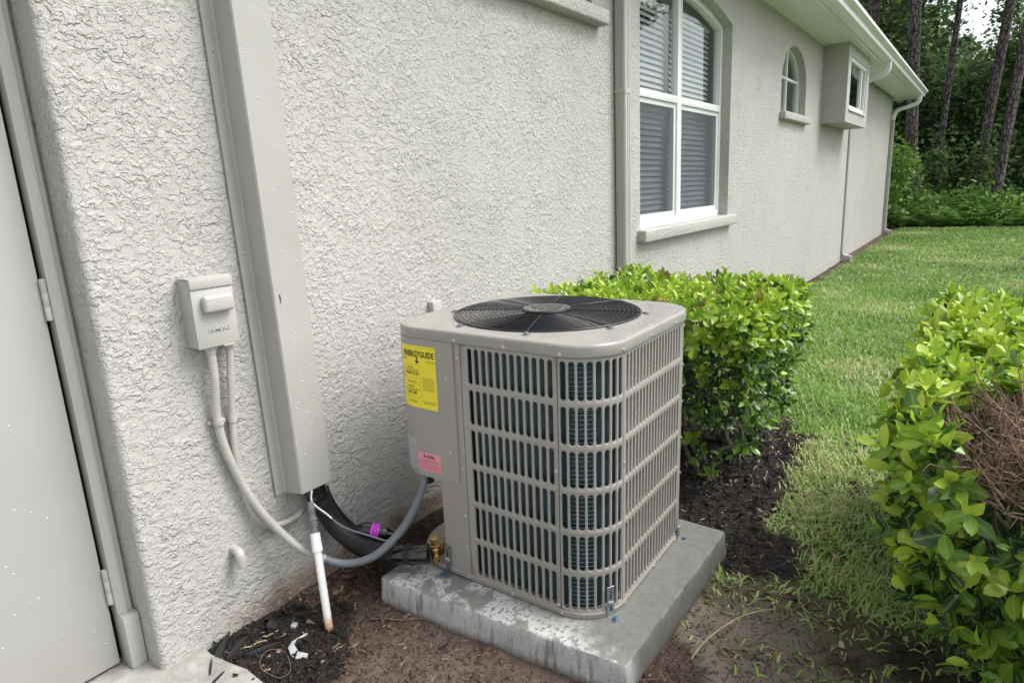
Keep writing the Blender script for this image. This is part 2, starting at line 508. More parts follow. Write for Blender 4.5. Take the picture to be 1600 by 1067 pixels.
def ground_mat():
    t = NT('ground_soil')
    pos = t.geo_pos()
    lawn = t.attr('lawn'); black = t.attr('black'); sand = t.attr('sand')
    f1 = t.noise(34, 6, 0.72, 0.2, pos); f2 = t.noise(150, 4, 0.7, 0, pos); f3 = t.noise(7, 4, 0.6, 0, pos)
    fib = t.noise(110, 4, 0.65, 0.8, t.map((1, 0.25, 1), pos))
    brown = t.ramp(f1, [(0.25, (0.020, 0.012, 0.009)), (0.5, (0.060, 0.037, 0.027)), (0.72, (0.135, 0.090, 0.066)), (0.9, (0.20, 0.15, 0.12))])
    brown = t.mix(t.ramp(f3, [(0.4, 0.0), (0.65, 0.55)]), brown, t.ramp(f2, [(0.3, (0.075, 0.044, 0.034)), (0.7, (0.155, 0.105, 0.080))]))
    brown = t.mix(0.35, brown, t.ramp(fib, [(0.35, (0.012, 0.008, 0.006)), (0.7, (0.17, 0.115, 0.085))]))
    blk = t.ramp(fib, [(0.3, (0.006, 0.006, 0.007)), (0.6, (0.018, 0.016, 0.015)), (0.85, (0.055, 0.045, 0.038))])
    snd = t.ramp(f2, [(0.25, (0.15, 0.118, 0.093)), (0.55, (0.27, 0.222, 0.182)), (0.8, (0.35, 0.30, 0.25))])
    snd = t.mix(t.ramp(t.noise(60, 3, 0.6, 0, pos), [(0.55, 0.0), (0.63, 0.8)]), snd, (0.055, 0.042, 0.034))
    gr = t.ramp(t.noise(2.2, 5, 0.65, 0, pos), [(0.3, (0.055, 0.085, 0.022)), (0.55, (0.10, 0.13, 0.04)), (0.75, (0.16, 0.15, 0.07))])
    gr = t.mix(0.4, gr, t.ramp(f2, [(0.3, (0.020, 0.030, 0.010)), (0.7, (0.12, 0.15, 0.055))]))
    c = t.mix(sand, brown, snd)
    c = t.mix(black, c, blk)
    c = t.mix(lawn, c, gr)
    t.set('Base Color', c)
    t.set('Roughness', t.ramp(f1, [(0.3, 0.55), (0.7, 0.9)]))
    t.b.inputs['Specular IOR Level'].default_value = 0.35
    t.bump(t.math('ADD', t.math('ADD', f1, t.math('MULTIPLY', f2, 0.5)), t.math('MULTIPLY', fib, 0.4)), 0.010, 0.9)
    return t.m
M['ground'] = ground_mat()

def ramp_attr_mat(name, stops, rough=0.6, trans=0.0, spec=0.3, nvar=0.0, tint='tint'):
    t = NT(name)
    a = t.attr(tint)
    col = t.ramp(a, stops)
    if nvar:
        col = t.mix(nvar, col, t.ramp(t.noise(6, 3, 0.6, 0, t.geo_pos()), [(0.3, (0.0, 0.0, 0.0)), (0.7, (1, 1, 1))]), 'OVERLAY')
    t.set('Base Color', col); t.set('Roughness', rough)
    t.b.inputs['Specular IOR Level'].default_value = spec
    if trans:
        tr = t.new('ShaderNodeBsdfTranslucent'); t.l.new(col, tr.inputs[0])
        ms = t.new('ShaderNodeMixShader'); ms.inputs[0].default_value = trans
        t.l.new(t.b.outputs[0], ms.inputs[1]); t.l.new(tr.outputs[0], ms.inputs[2])
        t.l.new(ms.outputs[0], t.out.inputs[0])
    return t.m
M['grass'] = ramp_attr_mat('grass_blade', [(0.0, (0.075, 0.17, 0.028)), (0.35, (0.20, 0.36, 0.070)), (0.65, (0.37, 0.54, 0.15)), (0.85, (0.55, 0.62, 0.27)), (1.0, (0.58, 0.48, 0.32))], 0.45, 0.4)
M['mulch'] = ramp_attr_mat('mulch_chip', [(0.0, (0.006, 0.006, 0.007)), (0.35, (0.020, 0.015, 0.013)), (0.55, (0.060, 0.034, 0.024)), (0.75, (0.120, 0.075, 0.052)), (0.92, (0.20, 0.145, 0.105)), (1.0, (0.40, 0.34, 0.27))], 0.7, 0, 0.35)

def leaf_mat(name, a, b, rough=0.32, trans=0.3):
    t = NT(name)
    oi = t.new('ShaderNodeObjectInfo')
    rib = t.math('POWER', t.attr('rib'), 7.0)
    n = t.noise(14, 3, 0.6, 0, t.geo_pos())
    s = t.math('ADD', n, t.math('MULTIPLY', t.math('SUBTRACT', oi.outputs['Random'], 0.5), 0.35))
    col = t.ramp(s, [(0.25, a), (0.75, b)])
    col = t.mix(t.math('MULTIPLY', rib, 0.40), col, (0.50, 0.60, 0.22))
    scar = t.ramp(t.noise(70, 2, 0.5, 0, t.geo_pos()), [(0.70, 0.0), (0.74, 1.0)])
    col = t.mix(t.math('MULTIPLY', scar, 0.7), col, (0.16, 0.10, 0.04))
    t.set('Base Color', col); t.set('Roughness', rough)
    t.b.inputs['Specular IOR Level'].default_value = 0.5
    tr = t.new('ShaderNodeBsdfTranslucent'); t.l.new(col, tr.inputs[0])
    ms = t.new('ShaderNodeMixShader'); ms.inputs[0].default_value = trans
    t.l.new(t.b.outputs[0], ms.inputs[1]); t.l.new(tr.outputs[0], ms.inputs[2]); t.l.new(ms.outputs[0], t.out.inputs[0])
    return t.m
LEAF = [leaf_mat('leaf_lime', (0.31, 0.47, 0.028), (0.50, 0.64, 0.075)),
        leaf_mat('leaf_fresh', (0.145, 0.30, 0.024), (0.27, 0.44, 0.040)),
        leaf_mat('leaf_mid', (0.060, 0.150, 0.020), (0.125, 0.24, 0.034)),
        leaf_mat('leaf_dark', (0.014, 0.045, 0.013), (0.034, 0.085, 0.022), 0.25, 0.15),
        leaf_mat('leaf_bronze', (0.22, 0.10, 0.04), (0.30, 0.16, 0.05))]
M['bark_shrub'] = simple('shrub_bark', (0.16, 0.145, 0.125), 0.85, var=0.45, vscale=35, bump=0.004, bscale=70)
M['deadtwig'] = simple('dead_twig', (0.21, 0.135, 0.10), 0.8, var=0.65, vscale=30)
WOOD = [ramp_attr_mat('woodland_leaf', [(0.0, (0.045, 0.085, 0.042)), (0.4, (0.125, 0.21, 0.080)), (0.75, (0.26, 0.37, 0.12)), (1.0, (0.46, 0.54, 0.19))], 0.5, 0.4)]
M['fern'] = ramp_attr_mat('fern_leaf', [(0.0, (0.045, 0.11, 0.022)), (0.5, (0.15, 0.30, 0.055)), (1.0, (0.30, 0.46, 0.11))], 0.45, 0.35)

def pine_bark_mat():
    t = NT('pine_bark')
    pos = t.geo_pos()
    v = t.map((1, 1, 0.32), pos)
    pl = t.voro(16, v, 'Distance', 'DISTANCE_TO_EDGE')
    cell = t.ramp(pl, [(0.02, 0.0), (0.12, 1.0)])
    c = t.ramp(t.noise(7, 5, 0.7, 0.3, v), [(0.3, (0.085, 0.072, 0.068)), (0.55, (0.18, 0.155, 0.145)), (0.75, (0.36, 0.33, 0.32))])
    t.set('Base Color', t.mix(cell, (0.014, 0.011, 0.010), c)); t.set('Roughness', 0.9)
    t.bump(t.math('ADD', cell, t.math('MULTIPLY', t.noise(40, 3, 0.6, 0, pos), 0.4)), 0.03, 0.9)
    return t.m
M['pine_bark'] = pine_bark_mat()

def glass_mat(name, tint=(0.92, 0.95, 0.95), dark=0.0):
    t = NT(name)
    tr = t.new('ShaderNodeBsdfTransparent'); tr.inputs[0].default_value = (*tint, 1)
    gl = t.new('ShaderNodeBsdfGlossy'); gl.inputs['Roughness'].default_value = 0.015
    geo = t.new('ShaderNodeNewGeometry')
    dt = t.new('ShaderNodeVectorMath', operation='DOT_PRODUCT')
    t.l.new(geo.outputs['Normal'], dt.inputs[0]); t.l.new(geo.outputs['Incoming'], dt.inputs[1])
    c = t.math('SUBTRACT', 1.0, t.math('ABSOLUTE', dt.outputs['Value']), True)
    f2 = t.math('ADD', 0.045, t.math('MULTIPLY', t.math('POWER', c, 5.0), 0.9), True)   # Schlick, either side
    ms = t.new('ShaderNodeMixShader')
    t.l.new(f2, ms.inputs[0]); t.l.new(tr.outputs[0], ms.inputs[1]); t.l.new(gl.outputs[0], ms.inputs[2])
    t.l.new(ms.outputs[0], t.out.inputs[0])
    return t.m
M['glass'] = glass_mat('window_glass')
def mesh_screen_mat():
    t = NT('insect_screen')
    tr = t.new('ShaderNodeBsdfTransparent')
    t.set('Base Color', (0.11, 0.125, 0.15)); t.set('Roughness', 0.7)
    ms = t.new('ShaderNodeMixShader'); ms.inputs[0].default_value = 0.33
    t.l.new(tr.outputs[0], ms.inputs[1]); t.l.new(t.b.outputs[0], ms.inputs[2]); t.l.new(ms.outputs[0], t.out.inputs[0])
    return t.m
M['screen'] = mesh_screen_mat()
def water_mat():
    t = NT('rain_drop')
    t.set('Base Color', (1, 1, 1)); t.set('Roughness', 0.02)
    t.b.inputs['Transmission Weight'].default_value = 1.0; t.b.inputs['IOR'].default_value = 1.33
    return t.m
M['water'] = water_mat()
M['bead'] = simple('white_glint_rain_speck', (0.86, 0.87, 0.88), 0.08, var=0)  # white base colour stands in for the bright highlights on clear drops
M['bead'].node_tree.nodes['Principled BSDF'].inputs['Transmission Weight'].default_value = 0.35

WALL = 1.91      # the stucco face lies in the plane Y = WALL
# @@STRUCTURE
# ------------------------------------------------------------------ ground
def grid_axis(a, b, step, lo, hi, g=1.12):
    xs = list(np.arange(a, b + 1e-6, step))
    s = step; x = xs[-1]
    while x < hi:
        s = min(s * g, 60); x += s; xs.append(min(x, hi + 1))
    s = step; x = a; pre = []
    while x > lo:
        s = min(s * g, 60); x -= s; pre.append(max(x, lo - 1))
    return np.array(pre[::-1] + xs)

def zones(x, y):
    """lawn, black mulch and sand cover (0..1) at ground points"""
    n = fbm(x * 2.3, y * 2.3, 4, 3) - 0.5
    n2 = fbm(x * 6.5, y * 6.5, 3, 11) - 0.5
    jx = x + n * 0.9 + n2 * 0.35; jy = y + n * 0.8 + n2 * 0.3
    lawn = sstep(1.50, 2.40, jx + 0.25 * (0.3 - jy)) * sstep(1.84, 1.70, y + n2 * 0.2)
    # beds: clipped hedge by the unit, foreground hedge
    bed1 = sstep(2.0, 2.2, jx) * sstep(3.75, 3.5, jx) * np.maximum(sstep(0.50, 0.66, jy), sstep(0.42, 0.56, jy) * sstep(2.95, 2.7, jx) * sstep(2.1, 2.3, jx))
    bed2 = sstep(0.9, 1.1, jx) * sstep(2.9, 2.6, jx) * sstep(0.20, 0.04, jy) * sstep(-0.9, -0.6, jy)
    lawn = lawn * (1 - bed1) * (1 - 0.75 * bed2)
    lawn = np.maximum(lawn, sstep(-0.75, -1.0, jy))
    far = sstep(19.6, 20.4, x)
    lawn = np.clip(lawn * (1 - far), 0, 1)
    wallbed = sstep(0.86, 0.80, np.hypot((jx - 0.93) * 1.15, (jy - 1.90) * 1.0) + 0.42)
    black = np.clip(np.maximum(np.maximum(bed1 * 0.9, bed2 * 0.65), wallbed), 0, 1)
    behind = sstep(1.45, 1.6, jx) * sstep(1.52, 1.66, y) * sstep(2.9, 2.7, jx)
    black = np.maximum(black, 0.55 * behind)
    black = np.maximum(black, far)
    sand = sstep(1.50, 1.70, jx) * sstep(2.45, 2.1, jx) * sstep(0.70, 0.56, jy) * sstep(0.0, 0.2, jy)
    d2 = np.hypot((x - 1.18), (y - 1.36) * 0.8)
    sand = np.maximum(sand, 0.38 * sstep(0.34, 0.10, d2 + n2 * 0.25 + n * 0.2))
    d3 = np.hypot((x - 1.3), (y - 1.0) * 0.7)
    sand = np.maximum(sand, 0.25 * sstep(0.28, 0.08, d3 + n2 * 0.3))
    return lawn, black, np.clip(sand * (1 - lawn), 0, 1)

def ground_z(x, y):
    near = sstep(9, 4, np.hypot(x - 1.5, y))
    z = (fbm(x * 3.1, y * 3.1, 3, 21) - 0.5) * 0.035
    z = z + near * ((fbm(x * 16, y * 16, 3, 31) - 0.5) * 0.022 + (fbm(x * 55, y * 55, 2, 41) - 0.5) * 0.010)
    # slight heap against the pad, flat beside the walk
    z = z * sstep(0.78, 1.0, x + 0.0 * y) - 0.03 * sstep(0.84, 0.74, x)
    z = z - 0.01 * sstep(1.7, 1.95, y) * sstep(3, 6, x)
    return z

gx = grid_axis(0.55, 5.2, 0.0125, -900, 900)
gy = grid_axis(-1.3, 2.0, 0.0125, -900, 900)
GX, GY = np.meshgrid(gx, gy)
GZ = ground_z(GX, GY) * (np.hypot(GX, GY) < 300)
zl, zb, zs = zones(GX, GY)
nx_, ny_ = len(gx), len(gy)
idx = np.arange(nx_ * ny_).reshape(ny_, nx_)
F = np.stack([idx[:-1, :-1].ravel(), idx[:-1, 1:].ravel(), idx[1:, 1:].ravel(), idx[1:, :-1].ravel()], 1)
me = np_mesh('ground', np.stack([GX.ravel(), GY.ravel(), GZ.ravel()], 1), F, M['ground'], attrs={'lawn': zl.ravel(), 'black': zb.ravel(), 'sand': zs.ravel()})
tag(link('ground', me), 'earth of the side yard, mulch beds and lawn soil', None, None, 'structure')

# concrete walk in front of the door
b = MB()
edge = [(0.835, 1.95), (0.825, 1.86), (0.835, 1.78), (0.850, 1.70), (0.846, 1.62), (0.835, 1.5), (0.82, 1.2), (0.80, 0.5), (0.80, -2.5)]
poly = [(-6, -2.5), (-6, 2.2), (0.60, 2.2), (0.66, 2.02), (0.70, 1.95)] + edge
b.prism(poly, -0.12, 0.016, fn=lambda p, q, t: (p, q, t))
tag(b.build('path', M['slab'], smooth=0), None, None, None, 'structure')

# ------------------------------------------------------------------ house
house = tag(empty('house', (0.7, 1.91, 0)), 'long beige stucco house with white gutter running back to the woods', 'house')
MAIN_C, MAIN_H = 5.065, 0.935
def main_arch(x, d=0.0):
    rr = 3.43; dx = np.clip(x - MAIN_C, -MAIN_H, MAIN_H)
    return 2.705 - (rr - 0.13) + math.sqrt(rr * rr - dx * dx) - d
def small_arch(x, d=0.0):
    hw = 0.58 - d; q = max(0.0, 1 - ((x - 8.29) / hw) ** 2)
    return 2.45 + (0.40 - d) * math.sqrt(q)

def wall_face(mb, x0, x1, z0, z1, y, ops):
    """stucco face with openings [(xa, xb, zb, topfn, depth, n)] and their reveals"""
    x = x0
    q = lambda a, b_, c, d: mb.add([a, b_, c, d], [(0, 1, 2, 3)])
    for (xa, xb, zb, top, dep, n) in ops:
        q((x, y, z0), (xa, y, z0), (xa, y, z1), (x, y, z1))
        for i in range(n):
            # cosine spacing resolves round heads
            c0 = xa + (xb - xa) * (0.5 - 0.5 * math.cos(PI * i / n)) if n > 1 else xa
            c1 = xa + (xb - xa) * (0.5 - 0.5 * math.cos(PI * (i + 1) / n)) if n > 1 else xb
            if zb > z0: q((c0, y, z0), (c1, y, z0), (c1, y, zb), (c0, y, zb))
            t0, t1 = top(c0), top(c1)
            q((c0, y, t0), (c1, y, t1), (c1, y, z1), (c0, y, z1))
            q((c0, y, t0), (c0, y + dep, t0), (c1, y + dep, t1), (c1, y, t1))
            if zb > z0: q((c0, y, zb), (c1, y, zb), (c1, y + dep, zb), (c0, y + dep, zb))
        q((xa, y, zb), (xa, y + dep, zb), (xa, y + dep, top(xa)), (xa, y, top(xa)))
        q((xb, y, zb), (xb, y, top(xb)), (xb, y + dep, top(xb)), (xb, y + dep, zb))
        x = xb
    q((x, y, z0), (x1, y, z0), (x1, y, z1), (x, y, z1))

b = MB()
# rounded corner at the door recess (quarter arc of 18 mm)
rc = 0.018; xc = 0.700
arc = [(xc + rc - rc * math.sin(a), WALL + rc - rc * math.cos(a)) for a in np.linspace(0, PI / 2, 6)]
for (ax, ay), (bx, by) in zip(arc, arc[1:]):
    b.add([(ax, ay, 0.012), (bx, by, 0.012), (bx, by, 2.12), (ax, ay, 2.12)], [(0, 1, 2, 3)])
b.add([(xc, WALL + rc, 0.012), (xc, 2.075, 0.012), (xc, 2.075, 2.12), (xc, WALL + rc, 2.12)], [(0, 1, 2, 3)])
wall_face(b, xc + rc, 12.02, -0.06, 3.085, WALL, [
    (2.10, 3.50, 2.38, lambda x: 2.99, 0.13, 1),
    (4.13, 6.00, 1.105, main_arch, 0.14, 20),
    (7.71, 8.87, 2.12, small_arch, 0.14, 24)])
b.add([(12.02, WALL, -0.06), (12.02, WALL + 0.05, -0.06), (12.02, WALL + 0.05, 3.085), (12.02, WALL, 3.085)], [(0, 1, 2, 3)])
b.add([(12.02, WALL + 0.05, -0.06), (17.9, WALL + 0.05, -0.06), (17.9, WALL + 0.05, 3.085), (12.02, WALL + 0.05, 3.085)], [(0, 1, 2, 3)])
b.add([(17.9, WALL + 0.05, -0.06), (17.9, 11, -0.06), (17.9, 11, 3.085), (17.9, WALL + 0.05, 3.085)], [(0, 1, 2, 3)])
# over and left of the door
b.add([(-0.36, WALL, 2.12), (xc + rc, WALL, 2.12), (xc + rc, WALL, 3.085), (-0.36, WALL, 3.085)], [(0, 1, 2, 3)])
b.add([(-0.36, WALL, 2.12), (-0.36, 2.075, 2.12), (xc + rc, 2.075, 2.12), (xc + rc, WALL, 2.12)], [(0, 1, 2, 3)])
b.add([(-6.0, WALL, -0.06), (-0.36, WALL, -0.06), (-0.36, WALL, 3.085), (-6.0, WALL, 3.085)], [(0, 1, 2, 3)])
b.add([(-0.36, WALL, 0.0), (-0.36, 2.075, 0.0), (-0.36, 2.075, 2.12), (-0.36, WALL, 2.12)], [(0, 1, 2, 3)])
b.add([(-6, WALL, -0.06), (-6, 11, -0.06), (-6, 11, 3.085), (-6, WALL, 3.085)], [(0, 1, 2, 3)])
b.add([(-6, 11, -0.06), (17.9, 11, -0.06), (17.9, 11, 3.085), (-6, 11, 3.085)], [(0, 1, 2, 3)])
b.build('wall', M['stucco'], house, smooth=40)

# box bay
b = MB()
BX0, BX1, BY, BZ0 = 9.80, 11.60, 1.61, 2.10
wx0, wx1, wz0, wz1 = 10.02, 11.36, 2.28, 2.93
b.add([(BX0, WALL - 0.001, BZ0), (BX0, BY, BZ0), (BX0, BY, 3.078), (BX0, WALL - 0.001, 3.078)], [(0, 1, 2, 3)])
b.add([(BX1, WALL - 0.001, BZ0), (BX1, BY, BZ0), (BX1, BY, 3.078), (BX1, WALL - 0.001, 3.078)], [(0, 1, 2, 3)])
b.add([(BX0, BY, BZ0), (BX1, BY, BZ0), (BX1, WALL - 0.001, BZ0), (BX0, WALL - 0.001, BZ0)], [(0, 1, 2, 3)])
wall_face(b, BX0, BX1, BZ0, 3.078, BY, [(wx0, wx1, wz0, lambda x: wz1, 0.07, 1)])
b.build('box_bay', M['stucco'], house, smooth=0)

def ring_prism(mb, outer, inner, y0, y1):
    n = len(outer)
    for i in range(n):
        j = (i + 1) % n
        o0, o1, i0, i1 = outer[i], outer[j], inner[i], inner[j]
        P = lambda p, y: (p[0], y, p[1])
        mb.add([P(o0, y0), P(o1, y0), P(i1, y0), P(i0, y0)], [(0, 1, 2, 3)])
        mb.add([P(o0, y1), P(i0, y1), P(i1, y1), P(o1, y1)], [(0, 1, 2, 3)])
        mb.add([P(i0, y0), P(i1, y0), P(i1, y1), P(i0, y1)], [(0, 1, 2, 3)])
        mb.add([P(o0, y0), P(o0, y1), P(o1, y1), P(o1, y0)], [(0, 1, 2, 3)])

def arched(x0, x1, zb, top, d, n=18):
    """outline of an opening inset by d: bottom-left, bottom-right, arch from right to left"""
    xa, xb = x0 + d, x1 - d
    pts = [(xa, zb + d), (xb, zb + d)]
    for i in range(n + 1):
        t = 0.5 + 0.5 * math.cos(PI * i / n)
        x = xa + (xb - xa) * t
        pts.append((x, top(x) - d))
    return pts

def pane(x0, x1, z0, z1, y, parent, top=None, n=10, mat='glass', name='pane'):
    b = MB()
    if top is None: pts = [(x0, z0), (x1, z0), (x1, z1), (x0, z1)]
    else: pts = [(x0, z0), (x1, z0)] + [(x1 + (x0 - x1) * i / n, top(x1 + (x0 - x1) * i / n)) for i in range(n + 1)]
    b.prism(pts, y, y + 0.004)
    return b.build(name, M[mat], parent, smooth=0)

def room(x0, x1, z0, z1, y0, y1):
    b = MB()
    b.add([(x0, y0, z0), (x1, y0, z0), (x1, y1, z0), (x0, y1, z0), (x0, y0, z1), (x1, y0, z1), (x1, y1, z1), (x0, y1, z1)],
          [(0, 1, 2, 3), (4, 5, 6, 7), (1, 2, 6, 5), (2, 3, 7, 6), (3, 0, 4, 7)])
    b.build('room', M['room'], house, smooth=0)

# main double window
b = MB()
ring_prism(b, arched(4.13, 6.00, 1.105, main_arch, 0.0), arched(4.13, 6.00, 1.105, main_arch, 0.048), 1.992, 2.049)
b.rbox((4.975, 1.988, 1.13), (5.060, 2.046, 2.805), 0.004)
b.rbox((4.17, 1.989, 2.000), (4.974, 2.045, 2.055), 0.004)
b.rbox((5.061, 1.989, 2.000), (5.962, 2.045, 2.055), 0.004)
for (xa, xb) in ((4.178, 4.975), (5.060, 5.952)):       # lower sash stiles and rails
    b.rbox((xa, 2.004, 1.153), (xa + 0.03, 2.04, 1.999), 0.003)
    b.rbox((xb - 0.03, 2.004, 1.153), (xb, 2.04, 1.999), 0.003)
    b.rbox((xa + 0.03, 2.004, 1.153), (xb - 0.03, 2.04, 1.195), 0.003)
    b.rbox((xa + 0.03, 2.006, 1.965), (xb - 0.03, 2.04, 1.999), 0.003)
win = b.build('window', M['white'], house)
tag(win, 'tall white double window with arched head and blinds')
for (xa, xb) in ((4.178, 4.975), (5.060, 5.952)):
    pane(xa + 0.005, xb - 0.005, 2.05, 2.7, 2.026, win, top=lambda x: main_arch(x, 0.045))
    pane(xa + 0.02, xb - 0.02, 1.16, 1.99, 2.030, win)
    pane(xa + 0.028, xb - 0.028, 1.19, 1.97, 2.0095, win, mat='screen', name='insect_screen')
    # blind: head rail, slats, ladder cords
    b = MB(); b.rbox((xa + 0.01, 2.085, 2.66), (xb - 0.01, 2.125, 2.70), 0.003)
    for cx in (xa + 0.2, (xa + xb) / 2, xb - 0.2):
        b.box((cx, 2.083, 1.17), (cx + 0.003, 2.085, 2.66))
    b.build('blind_head_rail', M['blind'], win)
sb = MB()
sb.add([(-0.41, -0.012, -0.018), (0.41, -0.012, -0.018), (0.41, -0.002, 0.0005), (-0.41, -0.002, 0.0005), (0.41, 0.012, 0.017), (-0.41, 0.012, 0.017),
        (-0.41, -0.0095, -0.0187), (0.41, -0.0095, -0.0187), (0.41, 0.0005, -0.0005), (-0.41, 0.0005, -0.0005), (0.41, 0.0145, 0.0163), (-0.41, 0.0145, 0.0163)],
       [(0, 1, 2, 3), (3, 2, 4, 5), (7, 6, 9, 8), (8, 9, 11, 10), (0, 6, 7, 1), (5, 4, 10, 11)])
slat_me = sb.mesh('blind_slat', M['blind'], 60)
z = 1.19
while z < 2.65:
    for (xa, xb) in ((4.178, 4.975), (5.060, 5.952)):
        o = bpy.data.objects.new('blind_slat', slat_me); COL.objects.link(o); o.parent = win
        o.location = Vector(((xa + xb) / 2, 2.105, z)) - Vector(house.location) - Vector(win.location)
        o.scale = ((xb - xa - 0.03) / 0.82, 1, 1)
        o.rotation_euler = (RNG.normal(0, 0.02), 0, RNG.normal(0, 0.0015))
    z += 0.0425
b = MB(); b.rbox((4.085, 1.845, 1.018), (6.075, 1.991, 1.104), 0.012, 3)
b.build('window_sill', M['stucco'], win)
room(4.0, 6.1, 0.9, 2.9, 2.051, 4.5)

# high window at the upper left
b = MB()
ring_prism(b, [(2.10, 2.38), (3.50, 2.38), (3.50, 2.99), (2.10, 2.99)], [(2.15, 2.43), (3.45, 2.43), (3.45, 2.94), (2.15, 2.94)], 1.985, 2.04)
win2 = b.build('window', M['white'], house); tag(win2, 'high window over a stucco ledge, cut off by the top of the photo')
pane(2.14, 3.46, 2.42, 2.95, 2.01, win2)
b = MB(); b.rbox((2.03, 1.835, 2.298), (3.575, 1.984, 2.379), 0.012, 3); b.build('window_sill', M['stucco'], win2)
room(2.0, 3.6, 2.2, 3.05, 2.042, 4.0)

# small arched window
b = MB()
ring_prism(b, arched(7.71, 8.87, 2.12, small_arch, 0.0), [(7.745, 2.155), (8.835, 2.155)] + [(8.29 + 0.545 * math.cos(PI * i / 18), 2.45 + 0.365 * math.sin(PI * i / 18)) for i in range(19)], 1.992, 2.045)
b.rbox((8.276, 1.996, 2.15), (8.304, 2.04, 2.815), 0.003)
b.rbox((7.74, 1.997, 2.508), (8.275, 2.039, 2.536), 0.003)
b.rbox((8.305, 1.997, 2.508), (8.84, 2.039, 2.536), 0.003)
win3 = b.build('window', M['white'], house); tag(win3, 'small round-headed white window split in four panes')
for (xa, xb) in ((7.735, 8.278), (8.302, 8.845)):
    pane(xa, xb, 2.145, 2.51, 2.02, win3)
    pane(xa, xb, 2.534, 2.8, 2.02, win3, top=lambda x: 2.45 + 0.370 * math.sqrt(max(0.03, 1 - ((x - 8.29) / 0.556) ** 2)))
b = MB(); b.rbox((7.67, 1.842, 2.035), (8.93, 1.991, 2.119), 0.012, 3); b.build('window_sill', M['stucco'], win3)
room(7.6, 9.0, 1.9, 3.0, 2.047, 4.0)

# bay window
b = MB()
ring_prism(b, [(wx0, wz0), (wx1, wz0), (wx1, wz1), (wx0, wz1)], [(wx0 + 0.05, wz0 + 0.05), (wx1 - 0.05, wz0 + 0.05), (wx1 - 0.05, wz1 - 0.05), (wx0 + 0.05, wz1 - 0.05)], 1.622, 1.672)
b.rbox((11.02, 1.626, wz0 + 0.05), (11.08, 1.668, wz1 - 0.05), 0.003)
win4 = b.build('window', M['white'], house); tag(win4, 'white framed window in the projecting box bay')
pane(wx0 + 0.045, wx1 - 0.045, wz0 + 0.045, wz1 - 0.045, 1.65, win4)
b = MB(); b.rbox((wx0 - 0.02, 1.588, wz0 - 0.03), (wx1 + 0.02, 1.619, wz0 - 0.001), 0.004); b.build('window_sill', M['white'], win4)
room(BX0 + 0.02, BX1 - 0.02, BZ0 + 0.02, 3.05, 1.682, 3.2)

# soffit boards, fascia, gutter, roof
sp = MB(); sp.box((0, 1.523, 3.078), (0.095, 1.90, 3.086)); sp.box((0.103, 1.523, 3.078), (0.195, 1.90, 3.086)); sp.box((0.203, 1.523, 3.078), (0.297, 1.90, 3.086))
sp_me = sp.mesh('soffit_panel', M['soffit'], 0)
for i in range(63):
    o = bpy.data.objects.new('soffit_panel', sp_me); COL.objects.link(o); o.parent = house
    o.location = Vector((-0.8 + i * 0.304, 0, 0)) - Vector(house.location)
b = MB(); b.box((-6, 1.901, 3.066), (9.797, 1.909, 3.086)); b.box((11.603, 1.901, 3.066), (17.9, 1.909, 3.086)); b.build('soffit_trim', M['soffit'], house, smooth=0)
b = MB(); b.box((-6, 1.502, 3.062), (18.28, 1.522, 3.27)); b.box((18.262, 1.523, 3.062), (18.281, 11, 3.27)); b.build('fascia', M['gutter'], house, smooth=0)
b = MB(); b.box((-6, 1.5225, 3.087), (18.26, 1.9, 3.10)); b.box((17.902, 1.9005, 3.077), (18.26, 11, 3.10)); b.build('soffit_backing', M['soffit'], house, smooth=0)
outer = [(1.499, 3.215), (1.499, 3.082), (1.400, 3.082), (1.378, 3.092), (1.372, 3.112), (1.372, 3.135), (1.352, 3.156), (1.328, 3.166), (1.316, 3.178), (1.314, 3.212), (1.318, 3.216), (1.334, 3.216), (1.334, 3.212)]
inner = [(1.319, 3.210), (1.320, 3.181), (1.331, 3.170), (1.355, 3.160), (1.376, 3.138), (1.376, 3.113), (1.382, 3.096), (1.402, 3.086), (1.495, 3.086), (1.495, 3.215)]
b = MB(); b.prism(outer + inner, -6, 18.30, fn=lambda p, q, t: (t, p, q))
b.prism([(1.497, 3.214)] + outer[1:10], 18.301, 18.305, fn=lambda p, q, t: (t, p, q))
b.build('gutter', M['gutter'], house, smooth=30)
b = MB()
b.prism([(1.43, 3.275), (1.43, 3.305), (6.5, 5.33), (11.6, 3.305), (11.6, 3.275), (6.5, 5.30)], -6.2, 18.33, fn=lambda p, q, t: (t, p, q))
b.build('roof', M['shingle'], house, smooth=0)

# door: frame, leaf, hinges
b = MB()
b.prism([(0.652, 2.075), (0.652, 2.030), (0.668, 2.018), (0.676, 2.018), (0.679, 2.026), (0.690, 2.026), (0.6985, 2.036), (0.6985, 2.075)], 0.20, 2.118, fn=lambda p, q, t: (p, q, t))
b.prism([(-0.358, 2.075), (-0.358, 2.03), (-0.30, 2.03), (-0.30, 2.075)], 0.02, 2.118, fn=lambda p, q, t: (p, q, t))
b.box((-0.299, 2.03, 2.062), (0.651, 2.075, 2.118))
b.rbox((0.652, 1.998, 0.018), (0.6985, 2.075, 0.199), 0.005)
b.build('door_frame', M['trim'], house)
b = MB(); b.rbox((-0.29, 2.052, 0.030), (0.640, 2.096, 2.055), 0.003, 2)
door = b.build('door', M['door'], house); tag(door, 'flat beige steel door with rain specks')
for hz in (0.295, 1.175, 1.86):
    b = MB(); b.lathe([(0.0085, -0.057), (0.0085, -0.02), (0.0078, -0.019), (0.0085, -0.018), (0.0085, 0.018), (0.0078, 0.019), (0.0085, 0.02), (0.0085, 0.057)], (0.6455, 2.043, hz), seg=12)
    b.build('hinge', M['trim'], door)
